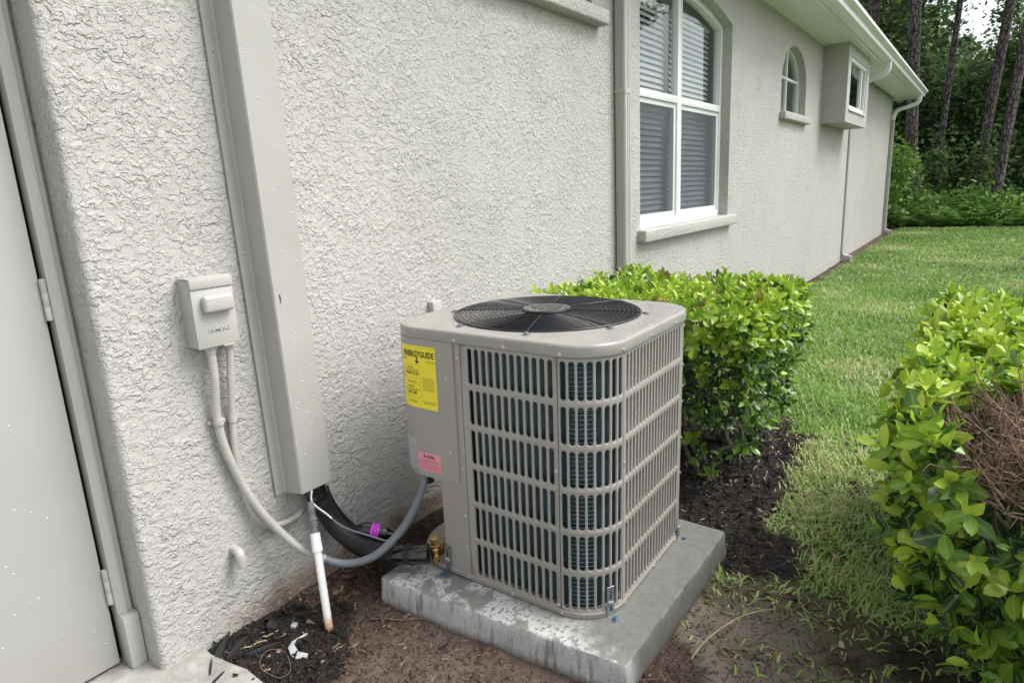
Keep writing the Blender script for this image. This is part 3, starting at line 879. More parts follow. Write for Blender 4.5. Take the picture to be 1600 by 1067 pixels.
b = MB(); b.box((-0.36, 1.93, -0.05), (0.71, 2.12, 0.018)); b.build('threshold', M['slab'], house, smooth=0)
b = MB(); b.box((-0.36, 2.098, 0.0), (0.72, 2.13, 2.13)); b.build('door_backing', M['rubber'], house, smooth=0)

# ------------------------------------------------------------------ downspouts
def rect_section(w, d, ribs=True):
    """closed section, x across, o outwards; rounded corners and two shallow flutes a side"""
    pts = []
    def side(ax, ay, bx, by):
        nx, ny = (by - ay), -(bx - ax); L = math.hypot(nx, ny); nx /= L; ny /= L
        for t, dep in ((0.0, 0), (0.2, 0), (0.26, 1), (0.34, 1), (0.40, 0), (0.60, 0), (0.66, 1), (0.74, 1), (0.80, 0), (1.0, 0)) if ribs else ((0, 0), (1, 0)):
            pts.append((ax + (bx - ax) * t - nx * 0.004 * dep, ay + (by - ay) * t - ny * 0.004 * dep))
    r_ = 0.014; hw, hd = w / 2, d / 2
    C = [(hw - r_, -hd + r_, -90), (hw - r_, hd - r_, 0), (-hw + r_, hd - r_, 90), (-hw + r_, -hd + r_, 180)]
    S = [((-hw + r_, -hd), (hw - r_, -hd)), ((hw, -hd + r_), (hw, hd - r_)), ((hw - r_, hd), (-hw + r_, hd)), ((-hw, hd - r_), (-hw, -hd + r_))]
    for k in range(4):
        side(*S[k][0], *S[k][1])
        cx, cy, a0 = C[k]
        for a in (30, 60): pts.append((cx + r_ * math.cos(R(a0 + a)), cy + r_ * math.sin(R(a0 + a))))
    return pts

def sweep_yz(mb, x0, path, sec):
    """sweep a section along a path in the y-z plane"""
    n = len(sec); vs = []
    for i, (y, z) in enumerate(path):
        a = path[max(i - 1, 0)]; c = path[min(i + 1, len(path) - 1)]
        ty, tz = c[0] - a[0], c[1] - a[1]; L = math.hypot(ty, tz); ty /= L; tz /= L
        oy, oz = tz, -ty
        for (sx, so) in sec: vs.append((x0 + sx, y + oy * so, z + oz * so))
    fs = []
    for i in range(len(path) - 1):
        for k in range(n):
            k2 = (k + 1) % n
            fs.append((i * n + k, i * n + k2, (i + 1) * n + k2, (i + 1) * n + k))
    fs.append(tuple(range(n))); fs.append(tuple(range((len(path) - 1) * n, len(path) * n)))
    mb.add(vs, fs)

def bend(p0, p1, p2, n=6):
    return [((1 - t) ** 2 * p0[0] + 2 * t * (1 - t) * p1[0] + t * t * p2[0], (1 - t) ** 2 * p0[1] + 2 * t * (1 - t) * p1[1] + t * t * p2[1]) for t in np.linspace(0, 1, n)]

def downspout(x, wy, label, straps, foot=True, topmat='gutter', w=0.085, d=0.075):
    root = tag(empty('downspout', (x, wy - d / 2 - 0.004, 0)), label, 'downspout', 'downspouts along the side wall')
    sec = rect_section(w, d); yc = wy - d / 2 - 0.004
    sec2 = rect_section(w + 0.008, d + 0.008)
    b = MB(); sweep_yz(b, x, [(yc, 0.17), (yc, 1.0), (yc, 2.0), (yc, 2.66)], sec); b.build('pipe', M['trim'], root)
    b = MB()
    top = bend((yc, 2.60), (yc, 2.76), (yc - 0.10, 2.815)) + bend((1.50, 2.90), (1.425, 2.935), (1.425, 3.02)) + [(1.425, 3.081)]
    sweep_yz(b, x, [p for p in top], sec2)
    b.build('elbow', M[topmat], root)
    if foot:
        b = MB(); sweep_yz(b, x, [(yc, 0.26)] + bend((yc, 0.17), (yc, 0.075), (yc - 0.09, 0.06)) + [(yc - 0.17, 0.045)], sec2); b.build('foot_elbow', M['trim'], root)
    for sz in straps:
        b = MB(); sweep_yz(b, x, [(yc, sz - 0.013), (yc, sz + 0.013)], rect_section(w + 0.006, d + 0.006, False))
        b.box((x + w / 2 + 0.001, wy - 0.006, sz - 0.012), (x + w / 2 + 0.03, wy - 0.002, sz + 0.012))
        b.build('strap', M['trim'], root)
    return root
downspout(3.795, WALL, 'beige downspout left of the tall window behind the clipped hedge', (1.965, 0.9))
downspout(12.085, WALL + 0.05, 'downspout with white top elbow coming down beneath the box bay', (1.9, 0.75))
downspout(17.80, WALL + 0.05, 'farthest downspout at the house corner beside the woods', (2.0, 0.8))
# @@EQUIP
# ------------------------------------------------------------------ concrete pad
PZ = 0.100
pad = tag(empty('concrete_pad', (1.83, 1.18, 0)), 'grey concrete pad, half wet, carrying the condenser unit', 'pad')
def make_pad():
    bm = bmesh.new()
    C = [(1.320, 1.606), (1.390, 0.686), (2.244, 0.683), (2.268, 1.628)]
    n = 70
    ring = []
    for k in range(4):
        ax, ay = C[k]; bx, by = C[(k + 1) % 4]
        for i in range(n):
            t = i / n; ring.append((ax + (bx - ax) * t, ay + (by - ay) * t))
    cx = sum(c[0] for c in C) / 4; cy = sum(c[1] for c in C) / 4
    def lay(off, z, jit, s):
        out = []
        for i, (x, y) in enumerate(ring):
            d = Vector((x - cx, y - cy)); L = d.length; d.normalize()
            j = (vnoise(x * 28 + 3, y * 28, s) - 0.5) * jit
            # blunt the vertical corners a little
            cd = min(math.hypot(x - c[0], y - c[1]) for c in C)
            cut = max(0, 0.010 - cd) * 0.5
            out.append(bm.verts.new((x + d.x * (off + j - cut) - 1.83, y + d.y * (off + j - cut) - 1.18, z + (vnoise(x * 22, y * 22, s + 3) - 0.5) * jit * 0.6)))
        return out
    L0 = lay(0.006, -0.05, 0.004, 1); L1 = lay(0.006, 0.02, 0.004, 1); L2 = lay(0.001, 0.060, 0.003, 2); L3 = lay(-0.001, PZ - 0.007, 0.0032, 3); L4 = lay(-0.0045, PZ - 0.0008, 0.0032, 4); L5 = lay(-0.011, PZ, 0.001, 5)
    for A, B_ in ((L0, L1), (L1, L2), (L2, L3), (L3, L4), (L4, L5)):
        m = len(A)
        for i in range(m):
            j = (i + 1) % m
            bm.faces.new((A[i], A[j], B_[j], B_[i]))
    bm.faces.new(L5)
    bmesh.ops.recalc_face_normals(bm, faces=bm.faces[:])
    me = bpy.data.meshes.new('slab'); bm.to_mesh(me); bm.free()
    me.materials.append(M['concrete'])
    me.polygons.foreach_set('use_smooth', [True] * len(me.polygons)); me.set_sharp_from_angle(angle=R(50))
    return me
link('slab', make_pad(), pad, False)

# ------------------------------------------------------------------ condenser unit
A_, RF, YB, RB = 0.3758, 0.145, 0.44, 0.12
def segs(rb=RB, rf=RF):
    fl = A_ - rf
    return [('l', (-A_, YB - rb), (0, -1), (YB - rb) + fl), ('a', (-A_ + rf, -A_ + rf), rf, PI, rf * PI / 2),
            ('l', (-A_ + rf, -A_), (1, 0), 2 * fl), ('a', (A_ - rf, -A_ + rf), rf, 1.5 * PI, rf * PI / 2),
            ('l', (A_, -A_ + rf), (0, 1), A_ + YB - 2 * rf), ('a', (A_ - rf, YB - rf), rf, 0, rf * PI / 2),
            ('l', (A_ - rf, YB), (-1, 0), 2 * A_ - rf - rb), ('a', (-A_ + rb, YB - rb), rb, 0.5 * PI, rb * PI / 2)]
SEG0 = segs()
PERIM = sum(s[3] if s[0] == 'l' else s[4] for s in SEG0)
def perim(u, off=0.0, S=SEG0, rb=RB):
    tot = sum(s[3] if s[0] == 'l' else s[4] for s in S)
    s_ = (u + (YB - rb)) % tot
    for s in S:
        L = s[3] if s[0] == 'l' else s[4]
        if s_ <= L + 1e-9:
            if s[0] == 'l':
                dx, dy = s[2]; nx, ny = dy, -dx
                return (s[1][0] + dx * s_ + nx * off, s[1][1] + dy * s_ + ny * off)
            th = s[3] + s_ / s[2]
            return (s[1][0] + (s[2] + off) * math.cos(th), s[1][1] + (s[2] + off) * math.sin(th))
        s_ -= L
    return (0, 0)
def pv(u, z, off=0.0):
    x, y = perim(u, off); return (x, y, z)

ac = empty('condenser_unit', (1.8574, 1.1966, 0.115), (0.0112, 0.0058, 0.0245))
tag(ac, 'taupe air conditioning condenser with slotted sides and round fan guard on a concrete pad', 'air conditioner')
TOPZ = 0.822

def slot_panel(u0, u1, slots, hw, rows, z0, z1, depth, name):
    mb = MB()
    zc = [z0]
    cells = []
    for i, (zb, zt) in enumerate(rows):
        lo = z0 if i == 0 else (rows[i - 1][1] + zb) / 2
        hi = z1 if i == len(rows) - 1 else (zt + rows[i + 1][0]) / 2
        cells.append((lo, hi, zb, zt))
    ub = [u0] + [(a + b_) / 2 for a, b_ in zip(slots, slots[1:])] + [u1]
    NA = 6
    for j, su in enumerate(slots):
        ul, ur = ub[j], ub[j + 1]
        for (lo, hi, zb, zt) in cells:
            hole = []
            for i in range(NA + 1):        # top arc right->left
                a = PI * i / NA; hole.append((su + hw * math.cos(a), zt - hw + hw * math.sin(a)))
            for i in range(NA + 1):        # bottom arc left->right
                a = PI + PI * i / NA; hole.append((su + hw * math.cos(a), zb + hw + hw * math.sin(a)))
            n = len(hole)
            rings = []
            for (off, grow) in ((0.0, 0.0007), (-0.0004, 0.0002), (-0.0010, 0.0), (-depth, 0.0)):
                rr = []
                for (pu, pz) in hole:
                    cz = min(max(pz, zb + hw), zt - hw); dx, dz = pu - su, pz - cz
                    L = math.hypot(dx, dz) or 1
                    rr.append((pu + dx / L * grow, pz + dz / L * grow, off))
                rings.append(rr)
            base = len(mb.v)
            for rr in rings:
                for (pu, pz, of) in rr: mb.v.append(pv(pu, pz, of))
            for k in range(len(rings) - 1):
                for i in range(n):
                    i2 = (i + 1) % n
                    mb.f.append((base + k * n + i, base + k * n + i2, base + (k + 1) * n + i2, base + (k + 1) * n + i)); mb.mi.append(0)
            # face around the hole
            c = len(mb.v)
            mb.v += [pv(ul, lo), pv(ur, lo), pv(ur, hi), pv(ul, hi), pv(su, hi), pv(su, lo)]
            LB, RB2, RT, LT, TM, BM = range(c, c + 6)
            h = lambda i: base + i % n
            mid = NA // 2
            mb.f.append(tuple([RT, TM] + [h(i) for i in range(mid, -1, -1)]));
            mb.f.append(tuple([TM, LT] + [h(i) for i in range(NA, mid - 1, -1)]))
            mb.f.append((LT, LB, h(NA + 1), h(NA)))
            mb.f.append(tuple([LB, BM] + [h(NA + 1 + i) for i in range(mid, -1, -1)]))
            mb.f.append(tuple([BM, RB2] + [h(NA + 1 + i) for i in range(NA, mid - 1, -1)]))
            mb.f.append((RB2, RT, h(0), h(2 * NA + 1)))
            mb.mi += [0] * 6
    # turned-in outer edge
    for uu, sg in ((u0, 1), (u1, -1)):
        mb.add([pv(uu, z0), pv(uu, z1), pv(uu, z1, -0.008), pv(uu, z0, -0.008)], [(0, 1, 2, 3)])
    me = mb.mesh(name, M['taupe'], 0)
    bm = bmesh.new(); bm.from_mesh(me)
    bmesh.ops.remove_doubles(bm, verts=bm.verts[:], dist=0.00005)
    bmesh.ops.recalc_face_normals(bm, faces=bm.faces[:])
    bm.to_mesh(me); bm.free()
    me.polygons.foreach_set('use_smooth', [True] * len(me.polygons)); me.set_sharp_from_angle(angle=R(50))
    return link(name, me, ac, False)

rows = [(0.812 - 0.136 * k - 0.117, 0.812 - 0.136 * k) for k in range(6)][::-1]
U_SEAM0, U_SEAM1, U_SEAM2 = -0.1255, 0.2295, 0.4515
slot_panel(U_SEAM0 + 0.0015, U_SEAM1, [-0.089 + 0.0268 * k for k in range(12)], 0.0090, rows, 0.006, TOPZ, 0.006, 'louvre_panel')
slot_panel(U_SEAM1 + 0.0025, U_SEAM2 - 0.0012, [0.2475 + 0.0266 * k for k in range(8)], 0.0095, rows, 0.006, TOPZ, 0.006, 'louvre_panel')
slot_panel(U_SEAM2 + 0.0012, 0.940, [0.4765 + 0.0251 * k for k in range(18)], 0.0080, rows, 0.006, TOPZ, 0.0125, 'louvre_panel')

def wrap(mb, u0, u1, z0, z1, off=0.0, thick=0.0, n=24):
    us = [u0 + (u1 - u0) * i / n for i in range(n + 1)]
    vs = [pv(u, z0, off) for u in us] + [pv(u, z1, off) for u in us]
    m = n + 1
    fs = [(i, i + 1, m + i + 1, m + i) for i in range(n)]
    if thick:
        vs += [pv(u, z0, off - thick) for u in us] + [pv(u, z1, off - thick) for u in us]
        for i in range(n):
            fs += [(2 * m + i, 3 * m + i, 3 * m + i + 1, 2 * m + i + 1), (i, 2 * m + i, 2 * m + i + 1, i + 1), (m + i, m + i + 1, 3 * m + i + 1, 3 * m + i)]
        fs += [(0, m, 3 * m, 2 * m), (n, 2 * m + n, 3 * m + n, m + n)]
    mb.add(vs, fs)

# plain panels: back, far end, post beside the seam, lower valve panel
b = MB(); wrap(b, 0.9425, PERIM - 0.76, 0.006, TOPZ, 0, 0.004, 34); wrap(b, PERIM - 0.759, PERIM - 0.46, 0.34, TOPZ, 0, 0.004, 12); b.build('rear_panel', M['taupe'], ac, world=False)
b = MB(); wrap(b, -0.237, U_SEAM0 - 0.0015, 0.006, TOPZ, 0, 0.006, 6)
b.prism([(-A_ + 0.001, 0.2372), (-A_ + 0.060, 0.252), (-0.075, 0.4385), (-0.070, 0.4385), (-A_ + 0.062, 0.2475), (-A_ + 0.004, 0.233)], 0.006, 0.34, fn=lambda p, q, t: (p, q, t))
b.build('corner_post', M['taupe'], ac, world=False)
# electrical cover wrapped round the rear left corner
b = MB(); wrap(b, -0.152, -0.62, 0.335, TOPZ + 0.002, 0.0075, 0.0072, 48)
b.add([pv(u, 0.3365, 0.0) for u in np.linspace(-0.156, -0.60, 24)] + [(-A_ + 0.1, 0.30, 0.3365)], [tuple(range(24)) + (24,)])
b.build('electrical_cover', M['taupe'], ac, world=False)
# base pan
S_P = segs(0.20, RF)
def pp(u, off): return perim(u, off, S_P, 0.20)
totp = sum(s[3] if s[0] == 'l' else s[4] for s in S_P)
us = [totp * i / 140 for i in range(140)]
b = MB()
prof = [(-0.004, -0.0125), (0.0035, -0.0125), (0.0045, -0.011), (0.0045, 0.004), (0.0025, 0.0065), (-0.002, 0.0068)]
vs = []
for (off, z) in prof: vs += [(*pp(u, off), z) for u in us]
m = len(us)
fs = [(k * m + i, k * m + (i + 1) % m, (k + 1) * m + (i + 1) % m, (k + 1) * m + i) for k in range(len(prof) - 1) for i in range(m)]
fs += [tuple(range(m)), tuple((len(prof) - 1) * m + i for i in range(m))]
b.add(vs, fs); b.build('base_pan', M['taupe'], ac, world=False)

# coil behind the slots with its tubes
us = [0 - 0.115 + (PERIM - 0.66) * i / 110 for i in range(111)]
b = MB()
b.add([pv(u, 0.008, -0.030) for u in us] + [pv(u, TOPZ - 0.003, -0.030) for u in us], [(i, i + 1, 112 + i, 111 + i) for i in range(110)])
coil = b.build('coil', M['coil'], ac, world=False)
b = MB(); b.tube([pv(u, 0, -0.0255) for u in np.linspace(0.235, 0.355, 14)], 0.0017, 6, False)
tube_me = b.mesh('coil_tube', M['coiltube'], 80)
k = 0; z = 0.022
while z < TOPZ - 0.01:
    o = bpy.data.objects.new('coil_tube', tube_me); COL.objects.link(o); o.parent = coil; o.location = (0, 0, z); z += 0.0145

# top cap with the round fan opening
FCX, FCY, FR = 0.0, 0.030, 0.326
N = 160
us = [PERIM * i / N for i in range(N)]
angs = []
for u in us:
    x, y = perim(u); angs.append(math.atan2(y - FCY, x - FCX))
b = MB(); vs = []
capprof = [(-0.003, TOPZ + 0.003), (0.0060, TOPZ + 0.003), (0.0066, TOPZ + 0.0045), (0.0066, TOPZ + 0.0305), (0.0054, TOPZ + 0.0355), (0.0022, TOPZ + 0.0390), (-0.003, TOPZ + 0.0405), (-0.020, TOPZ + 0.0412)]
for off, z in capprof: vs += [(*perim(u, off), z) for u in us]
circ = [(FR + 0.030, TOPZ + 0.0415), (FR + 0.014, TOPZ + 0.0425), (FR + 0.006, TOPZ + 0.045), (FR, TOPZ + 0.0445), (FR - 0.004, TOPZ + 0.040), (FR - 0.004, TOPZ - 0.05)]
for rr, z in circ:
    ring = []
    for u, a in zip(us, angs):
        x, y = FCX + rr * math.cos(a), FCY + rr * math.sin(a)
        ring.append((x, y, z))
    vs += ring
# the outer flat ring must stay inside the cap edge
K = len(capprof)
for i, u in enumerate(us):
    x, y, z = vs[K * N + i]; ex, ey = perim(u, -0.024)
    if math.hypot(x - FCX, y - FCY) > math.hypot(ex - FCX, ey - FCY): vs[K * N + i] = (ex, ey, z)
tot = len(capprof) + len(circ)
fs = [(k * N + i, k * N + (i + 1) % N, (k + 1) * N + (i + 1) % N, (k + 1) * N + i) for k in range(tot - 1) for i in range(N)]
b.add(vs, fs)
cap = b.build('top_cap', M['taupe_cap'], ac, smooth=40, world=False)

# fan guard: rings, spokes, hub
GZ0 = TOPZ + 0.0475
def gz(r): return GZ0 + 0.005 * (1 - (r / FR) ** 2)
guard = link('fan_guard', (lambda mb: (mb.lathe([(FR - 0.001 + 0.0035 * math.cos(t), GZ0 + 0.0035 * math.sin(t)) for t in np.linspace(0, 2 * PI, 8, endpoint=False)], (FCX, FCY, 0), seg=96, closed=True), mb.mesh('fan_guard', M['black'], 80))[1])(MB()), ac, False)
nr = 16
for i in range(nr):
    r_ = 0.090 + (FR - 0.010 - 0.090) * i / (nr - 1)
    b = MB(); b.lathe([(r_ + 0.0021 * math.cos(t), gz(r_) + 0.0021 * math.sin(t)) for t in np.linspace(0, 2 * PI, 5, endpoint=False)], (FCX, FCY, 0), seg=72, closed=True)
    b.build('ring', M['black'], guard, 80, world=False)
a0 = R(201)
for k in range(8):
    a = a0 + k * PI / 4
    P = lambda r_, dz=0: (FCX + r_ * math.cos(a), FCY + r_ * math.sin(a), gz(min(r_, FR)) + dz)
    b = MB(); b.tube([P(0.06, 0.003), P(0.15, 0.003), P(0.25, 0.003), P(FR - 0.012, 0.003), (FCX + (FR + 0.018) * math.cos(a), FCY + (FR + 0.018) * math.sin(a), TOPZ + 0.0445)], [0.0017] * 5, 6)
    b.build('spoke', M['hub'], guard, 60, world=False)
    cx, cy = FCX + (FR + 0.017) * math.cos(a), FCY + (FR + 0.017) * math.sin(a)
    b = MB(); b.lathe([(0.013, 0), (0.013, 0.002), (0.0075, 0.0026), (0.0075, 0.006), (0.004, 0.0075), (0.0, 0.0078)], (cx, cy, TOPZ + 0.0425), seg=12)
    b.build('screw', M['galv'], guard, 40, world=False)
b = MB(); b.lathe([(0.0, GZ0 - 0.004), (0.080, GZ0 - 0.004), (0.084, GZ0 + 0.000), (0.0865, GZ0 + 0.006), (0.0860, GZ0 + 0.012), (0.083, GZ0 + 0.0145), (0.078, GZ0 + 0.0152), (0.04, GZ0 + 0.0156), (0.0, GZ0 + 0.0158)], (FCX, FCY, 0), seg=48)
b.build('hub', M['hub'], guard, 40, world=False)
b = MB()
b.lathe([(0.0, 0.70), (0.075, 0.70), (0.08, 0.71), (0.08, 0.80), (0.06, 0.82), (0.0, 0.82)], (FCX, FCY, -0.03), seg=24)
for k in range(3):
    a1 = 2 * PI * k / 3 + 0.4
    g = []
    for i in range(9):
        a = a1 + i / 8 * 1.55
        for j in range(2):
            rr = 0.07 if j == 0 else FR - 0.03
            g.append((FCX + rr * math.cos(a), FCY + rr * math.sin(a), 0.70 + 0.075 * (i / 8) + 0.01 * j))
    b.add(g, [(2 * i, 2 * i + 1, 2 * i + 3, 2 * i + 2) for i in range(8)])
b.build('fan', M['fan'], ac, 40, world=False)

# screws
sm = MB(); sm.lathe([(0.0056, 0.0), (0.0056, 0.0007), (0.0037, 0.001), (0.0037, 0.003), (0.0026, 0.0036), (0.0, 0.0037)], seg=10)
screw_me = sm.mesh('screw', M['screw'], 40)
def screw(u, z, off):
    x, y = perim(u, off); x2, y2 = perim(u, off + 0.01)
    o = bpy.data.objects.new('screw', screw_me); COL.objects.link(o); o.parent = ac
    o.location = (x, y, z); o.rotation_euler = Vector((x2 - x, y2 - y, 0)).to_track_quat('Z', 'Y').to_euler()
for u in (-0.142, 0.05, 0.243, 0.437, 0.64, 0.85, 0.99): screw(u, TOPZ + 0.0125, 0.0066)
for u in (-0.137, 0.048, 0.235, 0.46, 0.70, 0.90): screw(u, -0.003, 0.0045)
for z in (0.775, 0.395, 0.225, 0.11): screw(-0.140, z, 0.0)
for z in (0.705, 0.445): screw(-0.183, z, 0.0075)
screw(-0.130, 0.46, 0.0)
for z in (0.47, 0.02): screw(0.2215, z, 0.0)
for z in (0.475,): screw(0.459, z, 0.0)
for z in (0.80, 0.66, 0.52, 0.38, 0.24): screw(0.965, z, 0.0)

# printed labels that follow the sheet metal
def text_mesh(body, size, name='lettering', bold=0.0, align='LEFT'):
    c = bpy.data.curves.new(name, 'FONT'); c.body = body; c.size = size; c.align_x = align; c.offset = bold; c.resolution_u = 2
    o = bpy.data.objects.new(name, c); COL.objects.link(o)
    dg = bpy.context.evaluated_depsgraph_get()
    me = bpy.data.meshes.new_from_object(o.evaluated_get(dg))
    bpy.data.objects.remove(o); bpy.data.curves.remove(c)
    return me
def text_w(me): 
    xs = [v.co.x for v in me.vertices]; return (max(xs) - min(xs)) if xs else 0
def sticker(name, u_left, u_right, z0, z1, off, mat, label):
    """left/right as read from outside: u grows to the reader's right"""
    b = MB(); n = 16
    us = np.linspace(u_left, u_right, n + 1)
    b.add([pv(u, z0, off) for u in us] + [pv(u, z1, off) for u in us], [(i, i + 1, n + 2 + i, n + 1 + i) for i in range(n)])
    o = b.build(name, mat, ac, 0, world=False); o['label'] = label
    return o
def print_on(st, body, u, z, size, off, mat, bold=0.0, width=None, align='LEFT'):
    me = text_mesh(body, size, 'lettering', bold)
    W = text_w(me); sx = (width / W) if width else 1.0
    x0 = min(v.co.x for v in me.vertices)
    for v in me.vertices:
        px = (v.co.x - x0) * sx
        if align == 'CENTER': px -= (width or W) / 2
        v.co = Vector(pv(u + px, z + v.co.y, off))
    me.materials.clear(); me.materials.append(mat)
    link('lettering', me, st, False)
def bars(st, rects, off, mat):
    b = MB()
    for (ua, ub_, za, zb) in rects:
        b.add([pv(ua, za, off), pv((ua + ub_) / 2, za, off), pv(ub_, za, off), pv(ub_, zb, off), pv((ua + ub_) / 2, zb, off), pv(ua, zb, off)], [(0, 1, 4, 5), (1, 2, 3, 4)])
    b.build('print', mat, st, 0, world=False)
CO = 0.0075
eg = sticker('energy_label', -0.386, -0.224, 0.583, 0.800, CO + 0.0006, M['yellow'], 'yellow energy guide label with black heading')
e0 = -0.386; o1 = CO + 0.0011
print_on(eg, 'ENERGYGUIDE', e0 + 0.018, 0.7615, 0.029, o1, M['ink'], 0.0009, width=0.138)
b = MB()
b.add([pv(e0 + 0.0775, 0.765, o1), pv(e0 + 0.0825, 0.765, o1), pv(e0 + 0.0825, 0.744, o1), pv(e0 + 0.0775, 0.744, o1)], [(0, 1, 2, 3)])
b.add([pv(e0 + 0.070, 0.748, o1), pv(e0 + 0.090, 0.748, o1), pv(e0 + 0.080, 0.737, o1)], [(0, 1, 2)])
b.build('print', M['ink'], eg, 0, world=False)
print_on(eg, 'Cooling', e0 + 0.034, 0.7215, 0.0085, o1, M['ink'], 0.0001)
print_on(eg, 'Efficiency Rating (SEER2)', e0 + 0.020, 0.7120, 0.0075, o1, M['ink'], 0.0, width=0.064)
print_on(eg, '14.00-15.20', e0 + 0.022, 0.6985, 0.0150, o1, M['ink'], 0.0003, width=0.062)
print_on(eg, 'Heating', e0 + 0.034, 0.6535, 0.0085, o1, M['ink'], 0.0001)
print_on(eg, 'Efficiency Rating (HSPF2)', e0 + 0.020, 0.6440, 0.0075, o1, M['ink'], 0.0, width=0.064)
print_on(eg, '7.00-7.80', e0 + 0.022, 0.6305, 0.0150, o1, M['ink'], 0.0003, width=0.050)
rects = [(e0 + 0.012, e0 + 0.092, 0.7335, 0.7341), (e0 + 0.0915, e0 + 0.092, 0.592, 0.7341), (e0 + 0.012, e0 + 0.0125, 0.592, 0.7341), (e0 + 0.012, e0 + 0.092, 0.6645, 0.6651),
         (e0 + 0.02, e0 + 0.084, 0.6875, 0.6882), (e0 + 0.02, e0 + 0.084, 0.6195, 0.6202), (e0 + 0.02, e0 + 0.022, 0.6915, 0.6945), (e0 + 0.02, e0 + 0.022, 0.6235, 0.6265),
         (e0 + 0.03, e0 + 0.074, 0.6730, 0.6745), (e0 + 0.034, e0 + 0.07, 0.6700, 0.6712), (e0 + 0.03, e0 + 0.074, 0.6050, 0.6065), (e0 + 0.034, e0 + 0.07, 0.6020, 0.6032),
         (e0 + 0.004, e0 + 0.03, 0.7535, 0.7548), (e0 + 0.004, e0 + 0.03, 0.7500, 0.7513), (e0 + 0.008, e0 + 0.022, 0.7460, 0.7473), (e0 + 0.118, e0 + 0.156, 0.7500, 0.7514), (e0 + 0.122, e0 + 0.156, 0.7455, 0.7469),
         (e0 + 0.05, e0 + 0.158, 0.7925, 0.7935)]
for k in range(8): rects.append((e0 + 0.100, e0 + (0.154 if k % 3 else 0.148), 0.6905 - k * 0.0060, 0.6920 - k * 0.0060))
for k in range(2): rects.append((e0 + 0.102, e0 + 0.154, 0.6080 - k * 0.006, 0.6098 - k * 0.006))
bars(eg, rects, o1, M['greyink'])
pk = sticker('refrigerant_label', -0.330, -0.228, 0.357, 0.424, CO + 0.0006, M['pink'], 'pink R-410A label')
print_on(pk, 'R-410A', -0.279, 0.4045, 0.0175, o1, M['ink'], 0.0005, width=0.050, align='CENTER')
bars(pk, [(-0.325, -0.234 - 0.006 * (k % 3 == 2), 0.3965 - k * 0.0056, 0.3980 - k * 0.0056) for k in range(7)], o1, simple('pink_ink', (0.40, 0.07, 0.10), 0.5, var=0))
sv = sticker('rating_plate', -0.440, -0.3325, 0.352, 0.470, CO + 0.0006, M['silver'], 'silver rating plate on the curved corner')
bars(sv, [(-0.43, -0.345 - 0.02 * (k % 3 == 1), 0.461 - k * 0.0075, 0.463 - k * 0.0075) for k in range(14) if k % 5 != 4], o1, simple('plate_ink', (0.22, 0.24, 0.27), 0.4, var=0))

# hold-down brackets with bolts
def bracket(u, z0=-0.0145, h=0.105, name='anchor_bracket'):
    x, y = perim(u, 0.0); x2, y2 = perim(u, 1.0)
    n = Vector((x2 - x, y2 - y, 0)).normalized(); t = Vector((-n.y, n.x, 0))
    mt = Matrix(((t.x, n.x, 0, x), (t.y, n.y, 0, y), (0, 0, 1, z0), (0, 0, 0, 1)))
    b = MB()
    b.rbox((-0.0135, 0.0050, 0.0), (0.0135, 0.0072, h), 0.0009, 1, mat=mt)
    b.rbox((-0.0135, 0.0073, 0.0), (0.0135, 0.045, 0.0024), 0.0009, 1, mat=mt)
    br = b.build(name, M['galv'], ac, 30, world=False)
    b = MB()
    for (zz, dx) in ((0.028, 0), (0.070, 0.0), (0.086, 0)):
        pts = [mt @ Vector((dx + 0.0028 * math.cos(a), 0.00745, zz + (0.007 if math.sin(a) > 0 else -0.007) * (zz != 0.086) + 0.0028 * math.sin(a))) for a in np.linspace(0, 2 * PI, 12, endpoint=False)]
        b.add(pts, [tuple(range(12))])
    b.build('slot', M['ink'], br, 0, world=False)
    for (dx, zz) in ((-0.005, 0.052), (0.005, 0.049)):
        o = bpy.data.objects.new('screw', screw_me); COL.objects.link(o); o.parent = br
        o.matrix_local = mt @ Matrix.Translation((dx, 0.0074, zz)) @ Matrix.Rotation(-PI / 2, 4, 'X')
    b = MB(); c = mt @ Vector((0, 0.028, 0.0026))
    b.lathe([(0.0135, 0), (0.0135, 0.0016), (0.006, 0.0018)], c, seg=16)
    b.build('washer', M['galv'], br, 30, world=False)
    b = MB(); b.lathe([(0.0078, 0.0016), (0.0078, 0.0072), (0.006, 0.0085), (0.0, 0.0087)], c, seg=6)
    b.build('bolt', M['bluebolt'], br, 20, world=False)
bracket(-0.226)
bracket(0.388)
bracket(0.93, h=0.05)

# rain beads on the cap and hub
b = MB(); n = 0
while n < 900:
    x = random.uniform(-A_ + 0.02, A_ - 0.015); y = random.uniform(-A_ + 0.015, YB - 0.02); d = math.hypot(x - FCX, y - FCY)
    onhub = d < 0.08
    if not onhub and (d < FR + 0.022): continue
    if abs(x) > A_ - 0.1 and y < -A_ + 0.1 and math.hypot(abs(x) - (A_ - 0.145), y + A_ - 0.145) > 0.12: continue
    if not onhub and random.random() > 0.25 + 0.75 * sstep(-0.1, 0.2, x): continue
    z = (GZ0 + 0.0155) if onhub else TOPZ + 0.0412
    r_ = random.uniform(0.0009, 0.0028)
    b.lathe([(r_, 0.0), (r_ * 0.8, r_ * 0.33), (r_ * 0.4, r_ * 0.52), (0.0, r_ * 0.56)], (x, y, z - 0.0001), seg=6); n += 1
tag(b.build('rain_bead', M['water'], cap, 80, world=False), None, None, None, 'stuff')
